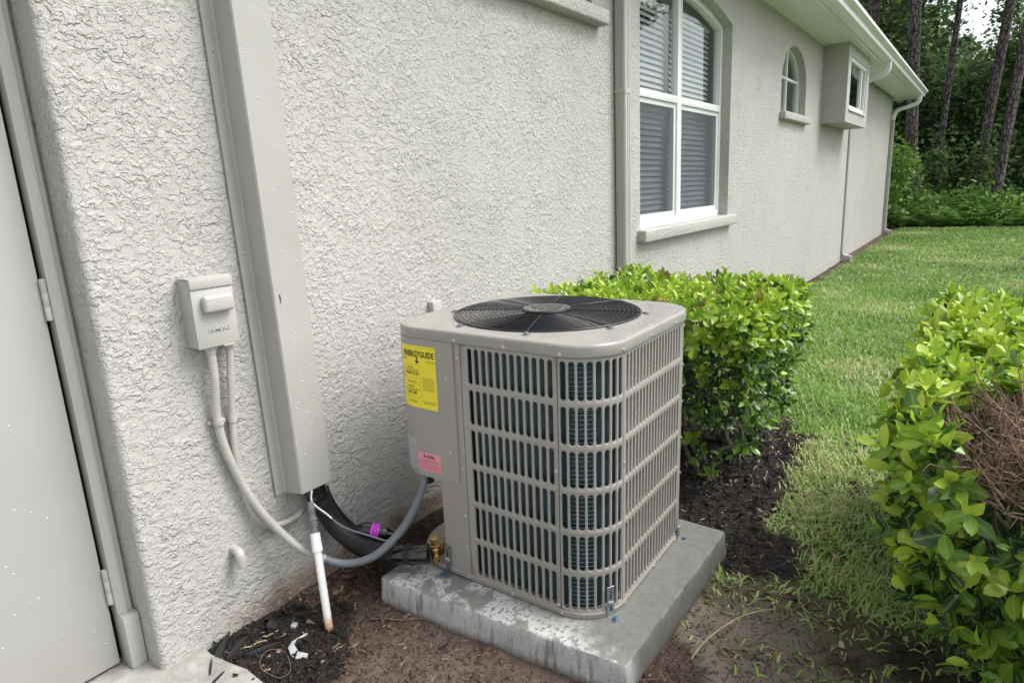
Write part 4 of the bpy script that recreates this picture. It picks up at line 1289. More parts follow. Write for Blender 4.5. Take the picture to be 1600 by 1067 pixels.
def specks(n, fn, nrm, parent, rlo=0.0009, rhi=0.0031):
    b = MB()
    for i in range(n):
        r_ = random.uniform(rlo, rhi)
        b.lathe([(r_, 0.0), (r_ * 0.8, r_ * 0.35), (r_ * 0.4, r_ * 0.55), (0.0, r_ * 0.6)], fn(), nrm, 6)
    tag(b.build('rain_bead', M['bead'], parent, 80), None, None, None, 'stuff')
specks(260, lambda: (random.uniform(-0.2, 0.62), 2.0521, random.uniform(0.1, 1.9)), (0, -1, 0), door)

# ------------------------------------------------------------------ electrical disconnect box
db = tag(empty('disconnect_box', (1.0, WALL, 0.985)), 'beige electrical disconnect box with pull handle, above two flexible conduits', 'electrical box')
x0, x1, z0, z1, yf = 0.934, 1.066, 0.990, 1.196, 1.838
b = MB(); b.rbox((x0 + 0.002, yf + 0.006, z0), (x1 - 0.002, WALL + 0.004, z1 - 0.001), 0.003); b.build('enclosure', M['trim'], db)
b = MB(); b.rbox((x0, yf, z0 - 0.001), (x1, yf + 0.0055, z1 - 0.031), 0.002)
b.rbox((x0 - 0.001, yf - 0.004, z1 - 0.030), (x1 + 0.001, yf + 0.0058, z1 + 0.001), 0.003); b.rbox((x0 - 0.001, yf + 0.006, z1), (x1 + 0.001, WALL - 0.004, z1 + 0.003), 0.001)
b.build('lid', M['trim'], db)
b = MB(); b.rbox((x0 + 0.025, yf - 0.026, 1.094), (x1 - 0.012, yf - 0.0005, 1.146), 0.011, 4); b.build('pull_handle', M['trim'], db, 60)
me = text_mesh('SIEMENS', 0.0215, 'lettering', 0.0003); W = text_w(me); mx = min(v.co.x for v in me.vertices)
lt = MB(); 
fv = [(v.co.x, v.co.y) for v in me.vertices]
for v in me.vertices: v.co = Vector((1.002 - 0.0 + (v.co.x - mx) / W * 0.068 - 0.032, yf - 0.0012, 1.0335 + v.co.y))
bm = bmesh.new(); bm.from_mesh(me); ex = bmesh.ops.extrude_face_region(bm, geom=bm.faces[:])
for g in ex['geom']:
    if isinstance(g, bmesh.types.BMVert): g.co.y += 0.0016
bm.to_mesh(me); bm.free(); me.materials.clear(); me.materials.append(M['trim']); link('lettering', me, db)
b = MB(); b.lathe([(0.014, 0.0), (0.014, 0.0012), (0.0125, 0.0016), (0.0120, 0.0004), (0.0, 0.0004)], (x0 + 0.0022, 1.876, 1.025), (-1, 0, 0), 20); b.build('knockout', M['trim'], db, 30)
b = MB(); b.rbox((1.012, yf - 0.003, z0 - 0.006), (1.048, yf + 0.012, z0 - 0.0012), 0.0015); b.build('latch', M['trim'], db)

# ------------------------------------------------------------------ flexible conduits
def ribbed(mb, pts, r_, pitch=0.0085, amp=0.0006, seg=12):
    P = resample(catmull(pts, 10), pitch / 4)
    rad = [r_ + amp * math.cos(2 * PI * i / 4) for i in range(len(P))]
    mb.tube(P, rad, seg)
whip = [(0.984, 1.868, 0.985), (0.984, 1.869, 0.93), (0.983, 1.872, 0.875), (0.979, 1.885, 0.767), (0.990, 1.886, 0.65), (1.026, 1.880, 0.51), (1.071, 1.86, 0.39), (1.133, 1.82, 0.271), (1.178, 1.75, 0.214), (1.24, 1.68, 0.174), (1.303, 1.60, 0.196), (1.385, 1.55, 0.264), (1.443, 1.522, 0.344), (1.476, 1.508, 0.416), (1.497, 1.504, 0.470)]
wp = tag(empty('flexible_conduit', (0.984, 1.868, 0.2)), 'long flexible conduit looping from the disconnect box to the condenser, turning grey halfway', 'conduit')
full = catmull(whip, 10); cut = next(i for i, p in enumerate(full) if p.x > 1.195 and p.z < 0.3)
b = MB(); ribbed(b, full[::5][: cut // 5 + 1] + [full[cut]], 0.0135, seg=14); b.build('painted_length', M['conduit_beige'], wp, 60)
b = MB(); rest = resample(full[cut:], 0.003); b.tube(rest, [0.0142 + 0.0003 * math.cos(i * 1.6) for i in range(len(rest))], 14); b.build('grey_length', M['conduit_grey'], wp, 60)
b = MB(); b.lathe([(0.0165, 0), (0.0165, 0.012), (0.0205, 0.0125), (0.0205, 0.022), (0.017, 0.0225)], (0.984, 1.868, 0.9665), seg=14); b.build('connector', M['conduit_beige'], wp)
b = MB(); b.lathe([(0.021, 0), (0.021, 0.02), (0.017, 0.021), (0.017, 0.034)], (1.497, 1.504, 0.418), seg=14); b.build('connector', M['rubber'], wp)
b = MB(); b.lathe([(0.0165, -0.008), (0.0165, 0.008)], (0.981, 1.884, 0.742), seg=14); b.box((0.998, 1.886, 0.736), (1.006, 1.909, 0.748)); b.box((0.955, 1.898, 0.736), (0.998, 1.909, 0.748)); b.build('pipe_strap', M['conduit_beige'], wp)
c2 = [(1.045, 1.872, 0.985), (1.044, 1.873, 0.93), (1.037, 1.878, 0.857), (1.030, 1.888, 0.736), (1.024, 1.889, 0.62), (1.034, 1.889, 0.477), (1.060, 1.889, 0.387), (1.112, 1.889, 0.322), (1.187, 1.891, 0.306), (1.240, 1.905, 0.312), (1.268, 1.932, 0.318)]
w2 = tag(empty('flexible_conduit', (1.045, 1.872, 0.3)), 'shorter beige conduit curving from the disconnect box into the wall behind the line cover', 'conduit')
b = MB(); ribbed(b, c2, 0.0118, seg=14); b.build('conduit_hose', M['conduit_beige'], w2, 60)
b = MB(); b.lathe([(0.0145, 0), (0.0145, 0.012), (0.0185, 0.0125), (0.0185, 0.020), (0.015, 0.0205)], (1.045, 1.872, 0.9685), seg=14); b.build('connector', M['conduit_beige'], w2)
b = MB(); b.lathe([(0.0148, -0.008), (0.0148, 0.008)], (1.030, 1.888, 0.736), seg=14); b.box((1.044, 1.896, 0.729), (1.068, 1.909, 0.743)); b.build('pipe_strap', M['conduit_beige'], w2)

# ------------------------------------------------------------------ line-set cover
rw = tag(empty('line_cover', (1.25, WALL, 0.41)), 'tall beige sheet metal line cover running down the stucco wall', 'line cover')
b = MB()
lean = -0.022      # it leans a touch over 1.6 m
def rp(x, y, z): return (x + lean * (z - 0.41) / 1.6, y, z)
prof = [(1.150, 1.904), (1.150, 1.898), (1.181, 1.898), (1.187, 1.892), (1.190, 1.812), (1.194, 1.807), (1.317, 1.807), (1.321, 1.811), (1.327, 1.892), (1.333, 1.898), (1.362, 1.898), (1.362, 1.904)]
inn = [(1.325, 1.904), (1.318, 1.8095), (1.193, 1.8095), (1.192, 1.904)]
poly = prof + inn
n = len(poly)
zs_ = [0.412, 1.5, 3.07]
vs = [rp(x, y, z + (0.012 if (y < 1.82 and k == 0) else 0)) for k, z in enumerate(zs_) for (x, y) in poly]
fs = [(k * n + i, k * n + (i + 1) % n, (k + 1) * n + (i + 1) % n, (k + 1) * n + i) for k in range(2) for i in range(n)] + [tuple(range(n))]
b.add(vs, fs); b.build('channel', M['raceway'], rw, 25)
b = MB()
for zz in (0.50, 0.74, 1.25, 1.85): b.lathe([(0.005, 0), (0.005, 0.001), (0.003, 0.003), (0, 0.0035)], rp(1.168, 1.8975, zz), (0, -1, 0), 10)
for o_ in (0,): b.build('rivets', M['trim'], rw)
b = MB(); P = [rp(1.214, 1.8062, 1.118), rp(1.2165, 1.8062, 1.105), rp(1.214, 1.8062, 1.080), rp(1.2122, 1.8062, 1.09), rp(1.2105, 1.8062, 1.112)]
b.add(P, [(0, 1, 2, 3, 4)]); b.build('paint_chip', M['rust'], rw, 0)
specks(240, lambda: (lambda z: (1.25 + lean * (z - 0.41) / 1.6 + random.uniform(-0.055, 0.06), 1.8071, z))(random.uniform(0.5, 2.1)), (0, -1, 0), rw)

# ------------------------------------------------------------------ insulated suction line, valve, drier, thermostat wire
ln = tag(empty('refrigerant_line', (1.30, 1.85, 0.2)), 'thick black insulated refrigerant line curving from the line cover to the brass valve', 'pipe')
blk = [(1.268, 1.862, 0.46), (1.276, 1.862, 0.41), (1.293, 1.858, 0.345), (1.312, 1.85, 0.283), (1.330, 1.82, 0.224), (1.346, 1.75, 0.178), (1.364, 1.66, 0.160), (1.384, 1.575, 0.167)]
P = catmull(blk, 10)
b = MB(); b.tube(P, [0.0345 + 0.002 * vnoise(i * 0.35, 0.5) for i in range(len(P))], 20); b.build('insulation', M['rubber'], ln, 60)
b = MB(); Q = catmull([(1.378, 1.60, 0.165), (1.395, 1.545, 0.171), (1.414, 1.49, 0.178), (1.430, 1.463, 0.181)], 8); b.tube(Q, 0.0345, 24)
b.build('tape_wrap', M['tape'], ln, 60)
b = MB(); b.tube([(1.3985, 1.540, 0.1718), (1.406, 1.515, 0.1745)], 0.0365, 24); b.build('tape_band', M['rubber'], ln, 60)
b = MB(); Q = catmull([(1.270, 1.862, 0.432), (1.278, 1.861, 0.395), (1.288, 1.858, 0.360)], 6); b.tube(Q, [0.040, 0.041, 0.0395, 0.041, 0.0405, 0.042, 0.0410, 0.0400, 0.039, 0.0405, 0.040, 0.041, 0.039][:len(Q)], 12); b.build('tape_wrap', M['tape'], ln, 60)
b = MB(); Q = catmull([(1.330, 1.880, 0.42), (1.345, 1.878, 0.335), (1.379, 1.874, 0.253), (1.420, 1.845, 0.176), (1.448, 1.76, 0.134), (1.440, 1.69, 0.140)], 8); b.tube(Q, 0.0125, 12); b.build('liquid_line', M['rubber'], ln, 60)
b = MB(); b.tube([(1.345, 1.86, 0.43), (1.338, 1.868, 0.385)], 0.011, 10); b.build('liquid_line', M['conduit_beige'], ln, 60)
dr = tag(empty('filter_drier', (1.405, 1.70, 0.19)), 'small black filter drier with a magenta sticker behind the conduit', 'filter')
def along(p0, p1, prof, name, mat, parent, seg=16):
    p0 = Vector(p0); d = Vector(p1) - p0; L = d.length
    b = MB(); b.lathe([(r_, t * L) for r_, t in prof], p0, d, seg); return b.build(name, mat, parent, 40)
da, dbb = (1.372, 1.765, 0.222), (1.440, 1.655, 0.197)
along(da, dbb, [(0.010, -0.10), (0.012, 0.0), (0.024, 0.12), (0.026, 0.2), (0.026, 0.8), (0.024, 0.88), (0.012, 1.0), (0.010, 1.12)], 'canister', M['tape'], dr)
along(da, dbb, [(0.0263, 0.42), (0.0267, 0.425), (0.0267, 0.645), (0.0263, 0.65)], 'sticker', M['magenta'], dr)
along(da, dbb, [(0.0268, 0.50), (0.0270, 0.505), (0.0270, 0.525), (0.0268, 0.53)], 'print', M['purpleink'], dr)
along(da, dbb, [(0.0268, 0.57), (0.0270, 0.575), (0.0270, 0.595), (0.0268, 0.60)], 'print', M['purpleink'], dr)
tw = catmull([(1.225, 1.80, 0.425), (1.222, 1.80, 0.381), (1.258, 1.775, 0.326), (1.287, 1.735, 0.277), (1.339, 1.66, 0.238), (1.376, 1.575, 0.226), (1.422, 1.530, 0.290), (1.470, 1.515, 0.385), (1.492, 1.510, 0.445)], 10)
t_ = tag(empty('control_wire', (1.30, 1.72, 0.3)), 'thin grey control wire strung along the black line', 'wire')
b = MB(); b.tube(tw[:24], 0.0034, 8); b.build('bare_length', M['white'], t_, 60)
b = MB(); b.tube(tw[23:], 0.0036, 8); b.build('grey_length', M['conduit_grey'], t_, 60)

sv_ = tag(empty('service_valve', (1.452, 1.455, 0.18)), 'brass service valve with hex cap on copper stubs beside the condenser', 'valve')
vx, vy, vz = 1.452, 1.452, 0.183
b = MB(); b.lathe([(0.0, -0.040), (0.012, -0.040), (0.014, -0.036), (0.014, -0.018), (0.016, -0.012), (0.016, 0.012), (0.012, 0.016), (0.012, 0.022), (0.0, 0.022)], (vx, vy, vz), seg=14); b.build('body', M['brass'], sv_, 40)
b = MB(); b.lathe([(0.0, 0.0), (0.019, 0.0), (0.019, 0.004), (0.0165, 0.006), (0.0165, 0.030), (0.014, 0.034), (0.0, 0.034)], (vx, vy, vz + 0.0225), seg=6); b.build('hex_cap', M['brass'], sv_, 20)
b = MB(); b.lathe([(0.010, 0), (0.010, 0.016), (0.008, 0.018), (0, 0.018)], (vx - 0.010, vy - 0.012, vz - 0.008), (-0.6, -0.7, 0.1), seg=10); b.build('service_port', M['brass'], sv_, 30)
b = MB(); b.tube([(vx + 0.010, vy, vz), (vx + 0.14, vy + 0.004, vz)], 0.0135, 14); b.build('copper_stub', M['copper'], sv_, 50)
b = MB(); b.tube([(vx + 0.006, vy + 0.01, vz - 0.028), (vx + 0.14, vy + 0.012, vz - 0.028)], 0.0085, 12); b.build('copper_stub', M['copper'], sv_, 50)
b = MB(); b.lathe([(0.0155, 0), (0.0165, 0.004), (0.0165, 0.012), (0.0155, 0.016)], (vx + 0.022, vy + 0.001, vz), (1, 0.03, 0), 14); b.build('copper_collar', M['copper'], sv_, 30)

# ------------------------------------------------------------------ PVC condensate drain
pv_ = tag(empty('drain_pipe', (1.111, 1.630, 0)), 'white PVC drain pipe leaning under the line cover with a rusty foot in the soil', 'pipe')
pa, pb = Vector((1.111, 1.632, -0.03)), Vector((1.186, 1.758, 0.352))
def pl(t): return pa.lerp(pb, t)
b = MB(); b.tube([pl(0), pl(0.82)], 0.0135, 16); b.build('pipe', M['pvc'], pv_, 50)
ax = (pb - pa).normalized()
L = (pb - pa).length
b = MB(); b.lathe([(0.0136, 0.72 * L), (0.0178, 0.722 * L), (0.0182, 0.755 * L), (0.0172, 0.765 * L), (0.0172, 0.79 * L), (0.0168, 0.80 * L), (0.0168, 0.872 * L), (0.0125, 0.875 * L)], pa, ax, 18); b.build('coupling', M['pvc'], pv_, 40)
prof = [(0.0120, 0.87 * L)]
for k in range(6): prof += [(0.0128 if k < 3 else 0.0145, (0.88 + 0.016 * k) * L), (0.0105 if k < 3 else 0.0118, (0.888 + 0.016 * k) * L)]
prof += [(0.0155, 0.98 * L), (0.0155, 0.995 * L), (0.0115, 1.0 * L), (0.0115, 1.05 * L), (0.013, 1.055 * L), (0.013, 1.085 * L), (0.010, 1.09 * L), (0.010, 1.13 * L), (0.0, 1.13 * L)]
b = MB(); b.lathe(prof, pa, ax, 18); b.build('rubber_adapter', M['conduit_grey'], pv_, 40)

# capped elbow low on the wall
el = tag(empty('drain_elbow', (0.978, WALL, 0.29)), 'short painted pipe elbow poking out low on the stucco wall', 'pipe')
b = MB(); Q = catmull([(0.976, 1.925, 0.296), (0.975, 1.888, 0.296), (0.9745, 1.872, 0.290), (0.974, 1.866, 0.276), (0.974, 1.865, 0.246)], 6)
b.tube(Q, [0.0145 + (0.0015 if i > 6 else 0) for i in range(len(Q))], 16); b.build('elbow', M['conduit_beige'], el, 60)
# weatherproof outlet behind the condenser
ot = tag(empty('outdoor_outlet', (2.03, WALL, 0.93)), 'small beige outdoor outlet cover on the wall behind the condenser', 'outlet')
b = MB(); b.rbox((1.985, 1.878, 0.850), (2.045, 1.912, 0.958), 0.005); b.build('box', M['trim'], ot)
b = MB(); b.rbox((1.993, 1.852, 0.868), (2.037, 1.8778, 0.922), 0.006, 3); b.build('cover', M['trim'], ot)
# @@PLANTS
# ------------------------------------------------------------------ leaves
LT_V = np.array([(0, 0, 0), (.25, .19, .035), (.25, 0, 0), (.25, -.19, .035), (.6, .255, .05), (.6, 0, -.015), (.6, -.255, .05), (.87, .14, .01), (.87, 0, -.045), (.87, -.14, .01), (1, 0, -.075)])
LT_F = np.array([(0, 2, 1), (0, 3, 2), (1, 2, 5), (1, 5, 4), (2, 3, 6), (2, 6, 5), (4, 5, 8), (4, 8, 7), (5, 6, 9), (5, 9, 8), (7, 8, 10), (8, 9, 10)])
LT_R = np.array([1, 0, 1, 0, 0, 1, 0, 0, 1, 0, 1.0])
leaf_meshes = [np_mesh('leaf', LT_V, LT_F, LEAF[k], attrs={'rib': LT_R}) for k in range(5)]

class Leaves:
    def __init__(self): self.p, self.d, self.n, self.L, self.m, self.s = [], [], [], [], [], []
    def add(self, p, d, n, L, m, s):
        self.p.append(p); self.d.append(d); self.n.append(n); self.L.append(L); self.m.append(m); self.s.append(s)
    def shoot(self, p, axis, k, L, mats, score, spread=0.05):
        axis = axis / np.linalg.norm(axis)
        e1 = np.cross(axis, (0.31, 0.2, 0.93)); e1 /= np.linalg.norm(e1); e2 = np.cross(axis, e1)
        az = random.uniform(0, 6.28)
        for i in range(k):
            az += 2.4
            t = R(random.uniform(28, 50) + 32 * (i / max(1, k - 1)))
            pr = e1 * math.cos(az) + e2 * math.sin(az)
            d = axis * math.cos(t) + pr * math.sin(t); n = axis * math.sin(t) - pr * math.cos(t)
            d = d + RNG.normal(0, 0.12, 3); d[2] -= 0.12 * (i / k); d /= np.linalg.norm(d)
            n = n + RNG.normal(0, 0.15, 3); n -= d * d.dot(n); n /= np.linalg.norm(n)
            self.add(p - axis * spread * (i / k), d, n, L * random.uniform(0.72, 1.12) * (0.75 + 0.25 * i / k), random.choice(mats) if i > 0 else mats[0], score)

def build_leaves(lv, parent, n_single):
    P = np.array(lv.p); D = np.array(lv.d); N = np.array(lv.n); L = np.array(lv.L); m = np.array(lv.m); s = np.array(lv.s)
    camp = np.array((0, 0, CAM_H))
    dist = np.linalg.norm(P - camp, axis=1)
    view = (camp - P) / dist[:, None]
    score = L / dist * (0.35 + np.abs((N * view).sum(1))) * s
    order = np.argsort(-score)
    single = order[:n_single]; rest = order[n_single:]
    off = Vector(parent.location)
    for i in single:
        o = bpy.data.objects.new('leaf', leaf_meshes[m[i]]); COL.objects.link(o); o.parent = parent
        d, n = Vector(D[i]), Vector(N[i]); sd = n.cross(d)
        q = Vector(P[i]) - off; k = L[i]; wd = k * random.uniform(0.85, 1.15)
        o.matrix_local = Matrix(((d.x * k, sd.x * wd, n.x * k, q.x), (d.y * k, sd.y * wd, n.y * k, q.y), (d.z * k, sd.z * wd, n.z * k, q.z), (0, 0, 0, 1)))
    S = np.cross(N, D)[rest]
    wd = RNG.uniform(0.85, 1.15, len(rest))
    curl = RNG.uniform(0.5, 2.2, len(rest))
    V = P[rest][:, None, :] + L[rest][:, None, None] * (LT_V[None, :, 0:1] * D[rest][:, None, :] + LT_V[None, :, 1:2] * wd[:, None, None] * S[:, None, :] + LT_V[None, :, 2:3] * curl[:, None, None] * N[rest][:, None, :])
    k = len(LT_V)
    F = (LT_F[None] + (np.arange(len(rest)) * k)[:, None, None]).reshape(-1, 3)
    me = np_mesh('foliage', V.reshape(-1, 3), F, LEAF, np.repeat(m[rest], len(LT_F)), attrs={'rib': np.tile(LT_R, len(rest))})
    tag(link('foliage', me, parent), None, None, None, 'stuff')

def branch_path(a, c, wob=0.03, n=7):
    a = Vector(a); c = Vector(c); out = []
    for i in range(n + 1):
        t = i / n; p = a.lerp(c, t)
        p += Vector(RNG.normal(0, wob, 3)) * math.sin(PI * t) ; out.append(p)
    return catmull(out, 3)

# clipped hedge beside the condenser
H1 = tag(empty('hedge', (3.1, 1.2, 0)), 'clipped leafy hedge behind the condenser, lime new growth on top and dark bare branches below', 'hedge')
lv = Leaves()
cx, cy, hx, hy, zt = 3.13, 1.27, 0.50, 0.53, 0.875
def top_h(x, y): return zt + 0.05 * (fbm(x * 4, y * 4, 2, 51) - 0.5) * 2 + 0.02 * (y - 1.2)
for i in range(1750):
    f = random.random()
    x = cx + random.uniform(-hx, hx); y = cy + random.uniform(-hy, hy)
    if f < 0.42:      # top
        z = float(top_h(x, y)) + random.uniform(-0.05, 0.03); ax = np.array((random.gauss(0, .45), random.gauss(0, .45), 1.0))
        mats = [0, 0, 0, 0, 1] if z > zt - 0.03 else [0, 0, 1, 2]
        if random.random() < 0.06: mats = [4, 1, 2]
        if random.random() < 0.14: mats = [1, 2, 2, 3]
        lv.shoot(np.array((x, y, z)), ax, random.randint(5, 8), random.uniform(.048, .070), mats, 1.0)
    else:
        side = random.choice(['-x', '-x', '-y', '-y', '-y', '+x'])
        z = zt * random.uniform(0.06, 1.0) ** 0.75
        inset = 0.10 * max(0, 0.55 - z) / 0.55
        jit = random.gauss(0, 0.025) + 0.05 * (float(vnoise(x * 6 + y * 5, z * 7, 5)) - 0.5)
        if side == '-y': y = cy - hy + inset * 0.7 - jit; out = (0, -1, 0)
        elif side == '-x': x = cx - hx + inset - jit; out = (-1, 0, 0)
        else: x = cx + hx - inset + jit; out = (1, 0, 0)
        if z < 0.60 and random.random() < (0.74 if side == '-y' else 0.55): continue
        if z < 0.25 and random.random() < 0.35: continue
        ax = np.array(out) * 0.8 + np.array((random.gauss(0, .4), random.gauss(0, .4), random.uniform(-.1, 0.8)))
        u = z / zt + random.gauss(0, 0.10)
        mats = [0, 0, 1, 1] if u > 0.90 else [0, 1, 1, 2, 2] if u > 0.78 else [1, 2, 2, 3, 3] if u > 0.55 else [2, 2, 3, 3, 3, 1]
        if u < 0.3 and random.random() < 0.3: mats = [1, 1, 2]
        lv.shoot(np.array((x, y, z)), ax, random.randint(4, 7), random.uniform(.050, .076), mats, 1.0)
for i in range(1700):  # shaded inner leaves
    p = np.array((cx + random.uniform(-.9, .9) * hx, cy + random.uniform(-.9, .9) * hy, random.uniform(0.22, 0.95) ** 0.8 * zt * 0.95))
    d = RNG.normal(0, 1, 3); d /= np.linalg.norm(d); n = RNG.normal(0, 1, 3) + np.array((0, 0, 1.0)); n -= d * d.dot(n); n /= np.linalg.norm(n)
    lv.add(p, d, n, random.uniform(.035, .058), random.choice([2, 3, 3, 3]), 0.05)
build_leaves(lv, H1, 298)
tw = MB()
for bx, by in ((2.86, 0.96), (3.16, 0.93), (3.36, 1.05), (3.0, 1.35), (3.25, 1.5), (2.85, 1.65)):
    for k in range(5):
        e = (cx + random.uniform(-.9, .9) * hx, cy + random.uniform(-.95, .9) * hy, random.uniform(0.5, 0.82))
        P = branch_path((bx + random.gauss(0, .02), by + random.gauss(0, .02), -0.02), e, 0.035)
        b = MB(); b.tube(P, [0.013 - 0.009 * i / (len(P) - 1) for i in range(len(P))], 7); b.build('branch', M['bark_shrub'], H1, 60)
        for q in range(6):
            s_ = P[random.randint(len(P) // 3, len(P) - 1)]
            t2 = s_ + Vector(RNG.normal(0, 1, 3)).normalized() * random.uniform(.1, .24)
            tw.tube(branch_path(s_, t2, 0.012, 3)[::2], 0.0019, 4, False)
tag(tw.build('twigs', M['bark_shrub'], H1, 60), None, None, None, 'stuff')

# foreground hedge at the right
H2 = tag(empty('hedge', (2.3, -0.25, 0)), 'clipped foreground hedge at the right with a dead brown patch of bare twigs', 'hedge')
lv = Leaves()
cx, cy, hx, hy, zt = 2.42, -0.27, 0.88, 0.37, 0.875
DC = np.array((1.74, -0.14, 0.815))
def in_dead(p, f=1.0):
    q = (p - DC) / np.array((0.28, 0.19, 0.135)); return q.dot(q) < f
for i in range(2350):
    f = random.random()
    x = cx + random.uniform(-hx, hx); y = cy + random.uniform(-hy, hy)
    if f < 0.45:
        z = zt + 0.05 * (float(fbm(x * 4, y * 4, 2, 61)) - 0.5) * 2 + random.uniform(-0.06, 0.03); ax = np.array((random.gauss(0, .45), random.gauss(0, .45), 1.0))
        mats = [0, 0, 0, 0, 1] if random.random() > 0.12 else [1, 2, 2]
    else:
        side = random.choice(['-x', '-x', '+y', '+y', '+y', '-y', '+x'])
        z = zt * random.uniform(0.05, 1.0) ** 0.85
        jit = random.gauss(0, 0.03) + 0.07 * (float(vnoise(x * 5 + y * 5, z * 6, 8)) - 0.5) - 0.62 * max(0, 0.60 - z)
        if side == '+y': y = cy + hy + jit; out = (0, 1, 0)
        elif side == '-y': y = cy - hy - jit; out = (0, -1, 0)
        elif side == '-x': x = cx - hx - jit; y = min(y, cy + hy - 0.62 * max(0, 0.60 - z) - 0.02); out = (-1, 0, 0)
        else: x = cx + hx + jit; out = (1, 0, 0)
        ax = np.array(out) * 0.8 + np.array((random.gauss(0, .4), random.gauss(0, .4), random.uniform(0, 0.9)))
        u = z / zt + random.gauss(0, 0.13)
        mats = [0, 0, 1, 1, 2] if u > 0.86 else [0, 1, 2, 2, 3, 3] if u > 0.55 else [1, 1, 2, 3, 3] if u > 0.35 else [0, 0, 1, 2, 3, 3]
    p = np.array((x, y, z))
    if in_dead(p, 1.25): continue
    lv.shoot(p, ax, random.randint(5, 8), random.uniform(.050, .078), mats, 1.0)
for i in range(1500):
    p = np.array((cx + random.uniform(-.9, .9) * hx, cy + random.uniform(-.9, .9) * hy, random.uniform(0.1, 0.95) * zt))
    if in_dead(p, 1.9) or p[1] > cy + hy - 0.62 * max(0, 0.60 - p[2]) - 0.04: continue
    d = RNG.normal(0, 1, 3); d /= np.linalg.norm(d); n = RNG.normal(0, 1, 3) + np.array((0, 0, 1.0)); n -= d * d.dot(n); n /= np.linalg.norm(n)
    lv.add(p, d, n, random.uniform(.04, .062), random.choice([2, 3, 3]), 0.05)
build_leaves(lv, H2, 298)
tw = MB()
for k in range(26):
    e = (cx + random.uniform(-.95, .9) * hx, cy + random.uniform(-.9, .95) * hy, random.uniform(0.5, 0.78))
    P = branch_path((cx + random.uniform(-.7, .7) * hx, cy + random.gauss(0, .06), -0.02), e, 0.035)
    b = MB(); b.tube(P, [0.013 - 0.009 * i / (len(P) - 1) for i in range(len(P))], 7); b.build('branch', M['bark_shrub'], H2, 60)
dt = MB()
for k in range(430):
    q = RNG.normal(0, 1, 3); q /= np.linalg.norm(q); q *= random.random() ** 0.4
    s_ = Vector(DC + q * np.array((0.27, 0.18, 0.11)) * 0.95 + np.array((0, 0, -0.05)))
    dr_ = Vector((random.gauss(-.35, .45), random.gauss(.15, .45), random.gauss(0.55, .35))).normalized()
    e = s_ + dr_ * random.uniform(.05, .16)
    P = branch_path(s_, e, 0.003, 3)[::2]
    dt.tube(P, [0.0023 - 0.0014 * i / (len(P) - 1) for i in range(len(P))], 4, False)
    for j in range(3):
        m_ = P[random.randint(1, len(P) - 1)]
        dt.tube([m_, m_ + (dr_ + Vector(RNG.normal(0, .55, 3))).normalized() * random.uniform(.02, .05)], [0.0010, 0.0006], 3, False)
tag(dt.build('dead_twigs', M['deadtwig'], H2, 60), None, None, None, 'stuff')
for (a, c) in (((1.95, -0.2, 0.45), (1.66, -0.02, 0.88)), ((2.0, -0.1, 0.5), (1.78, 0.05, 0.84)), ((1.9, -0.25, 0.5), (1.55, -0.2, 0.82)), ((1.95, -0.15, 0.45), (1.75, -0.12, 0.9)), ((1.85, -0.1, 0.45), (1.62, 0.04, 0.86)), ((1.9, -0.1, 0.5), (1.9, -0.02, 0.86)), ((1.8, -0.2, 0.4), (1.6, -0.1, 0.83))):
    P = branch_path(a, c, 0.01); b = MB(); b.tube(P, [0.0055 - 0.0035 * i / (len(P) - 1) for i in range(len(P))], 7); b.build('bare_branch', M['bark_shrub'], H2, 60)

# ------------------------------------------------------------------ grass
def grass(n, xr, yr, hmin, hmax, wmin, wmax, thin, power=1.0, seed=0, base=0.0):
    rg = np.random.default_rng(seed)
    x = rg.uniform(*xr, n); y = rg.uniform(*yr, n)
    l, bl, sd = zones(x, y)
    clump = sstep(0.42, 0.62, fbm(x * 5.5, y * 5.5, 3, 71))
    keep = rg.random(n) < np.clip(l ** (power * 1.6) * (0.45 + 0.55 * clump) + base * clump * (1 - bl * 0.7), 0, 1)
    # pad and hedge feet stay clear
    keep &= ~((x > 1.30) & (x < 2.30) & (y > 0.66) & (y < 1.65))
    x, y, l, clump = x[keep], y[keep], l[keep], clump[keep]; n = len(x)
    z = ground_z(x, y) - 0.003
    a = rg.uniform(0, 2 * PI, n); h = rg.uniform(hmin, hmax, n) * (0.65 + 0.35 * l); wd = rg.uniform(wmin, wmax, n)
    lean = rg.uniform(0.4, 1.45, n) + 0.25 * (1 - l)
    dx, dy = np.cos(a), np.sin(a); sx, sy = -dy, dx
    P = []
    for t, wf in ((0.0, 1.0), (0.5, 0.8), (1.0, 0.0)):
        ang = lean * (0.35 + 0.75 * t)
        px = x + dx * h * t * np.sin(ang); py = y + dy * h * t * np.sin(ang); pz = z + h * t * np.cos(ang)
        if wf > 0:
            P.append(np.stack([px - sx * wd * wf / 2, py - sy * wd * wf / 2, pz], 1)); P.append(np.stack([px + sx * wd * wf / 2, py + sy * wd * wf / 2, pz + wd * 0.25], 1))
        else: P.append(np.stack([px, py, pz], 1))
    V = np.stack(P, 1).reshape(-1, 3)
    T = np.array([(0, 1, 3), (0, 3, 2), (2, 3, 4)])
    F = (T[None] + (np.arange(n) * 5)[:, None, None]).reshape(-1, 3)
    patch = fbm(x * 1.1, y * 1.1, 4, 81)
    tint = np.clip(0.16 + 0.62 * patch + rg.normal(0, 0.15, n) + 0.12 * (1 - l) + 0.05 * sstep(6, 2, x) - 0.13 * sstep(6, 11, x), 0, 1)
    dead = rg.random(n) < (0.04 + 0.10 * (1 - l) + 0.38 * sstep(0.56, 0.68, patch) * (0.4 + 0.6 * clump))
    tint[dead] = rg.uniform(0.86, 1.0, dead.sum())
    return V, F, np.repeat(tint, 5)
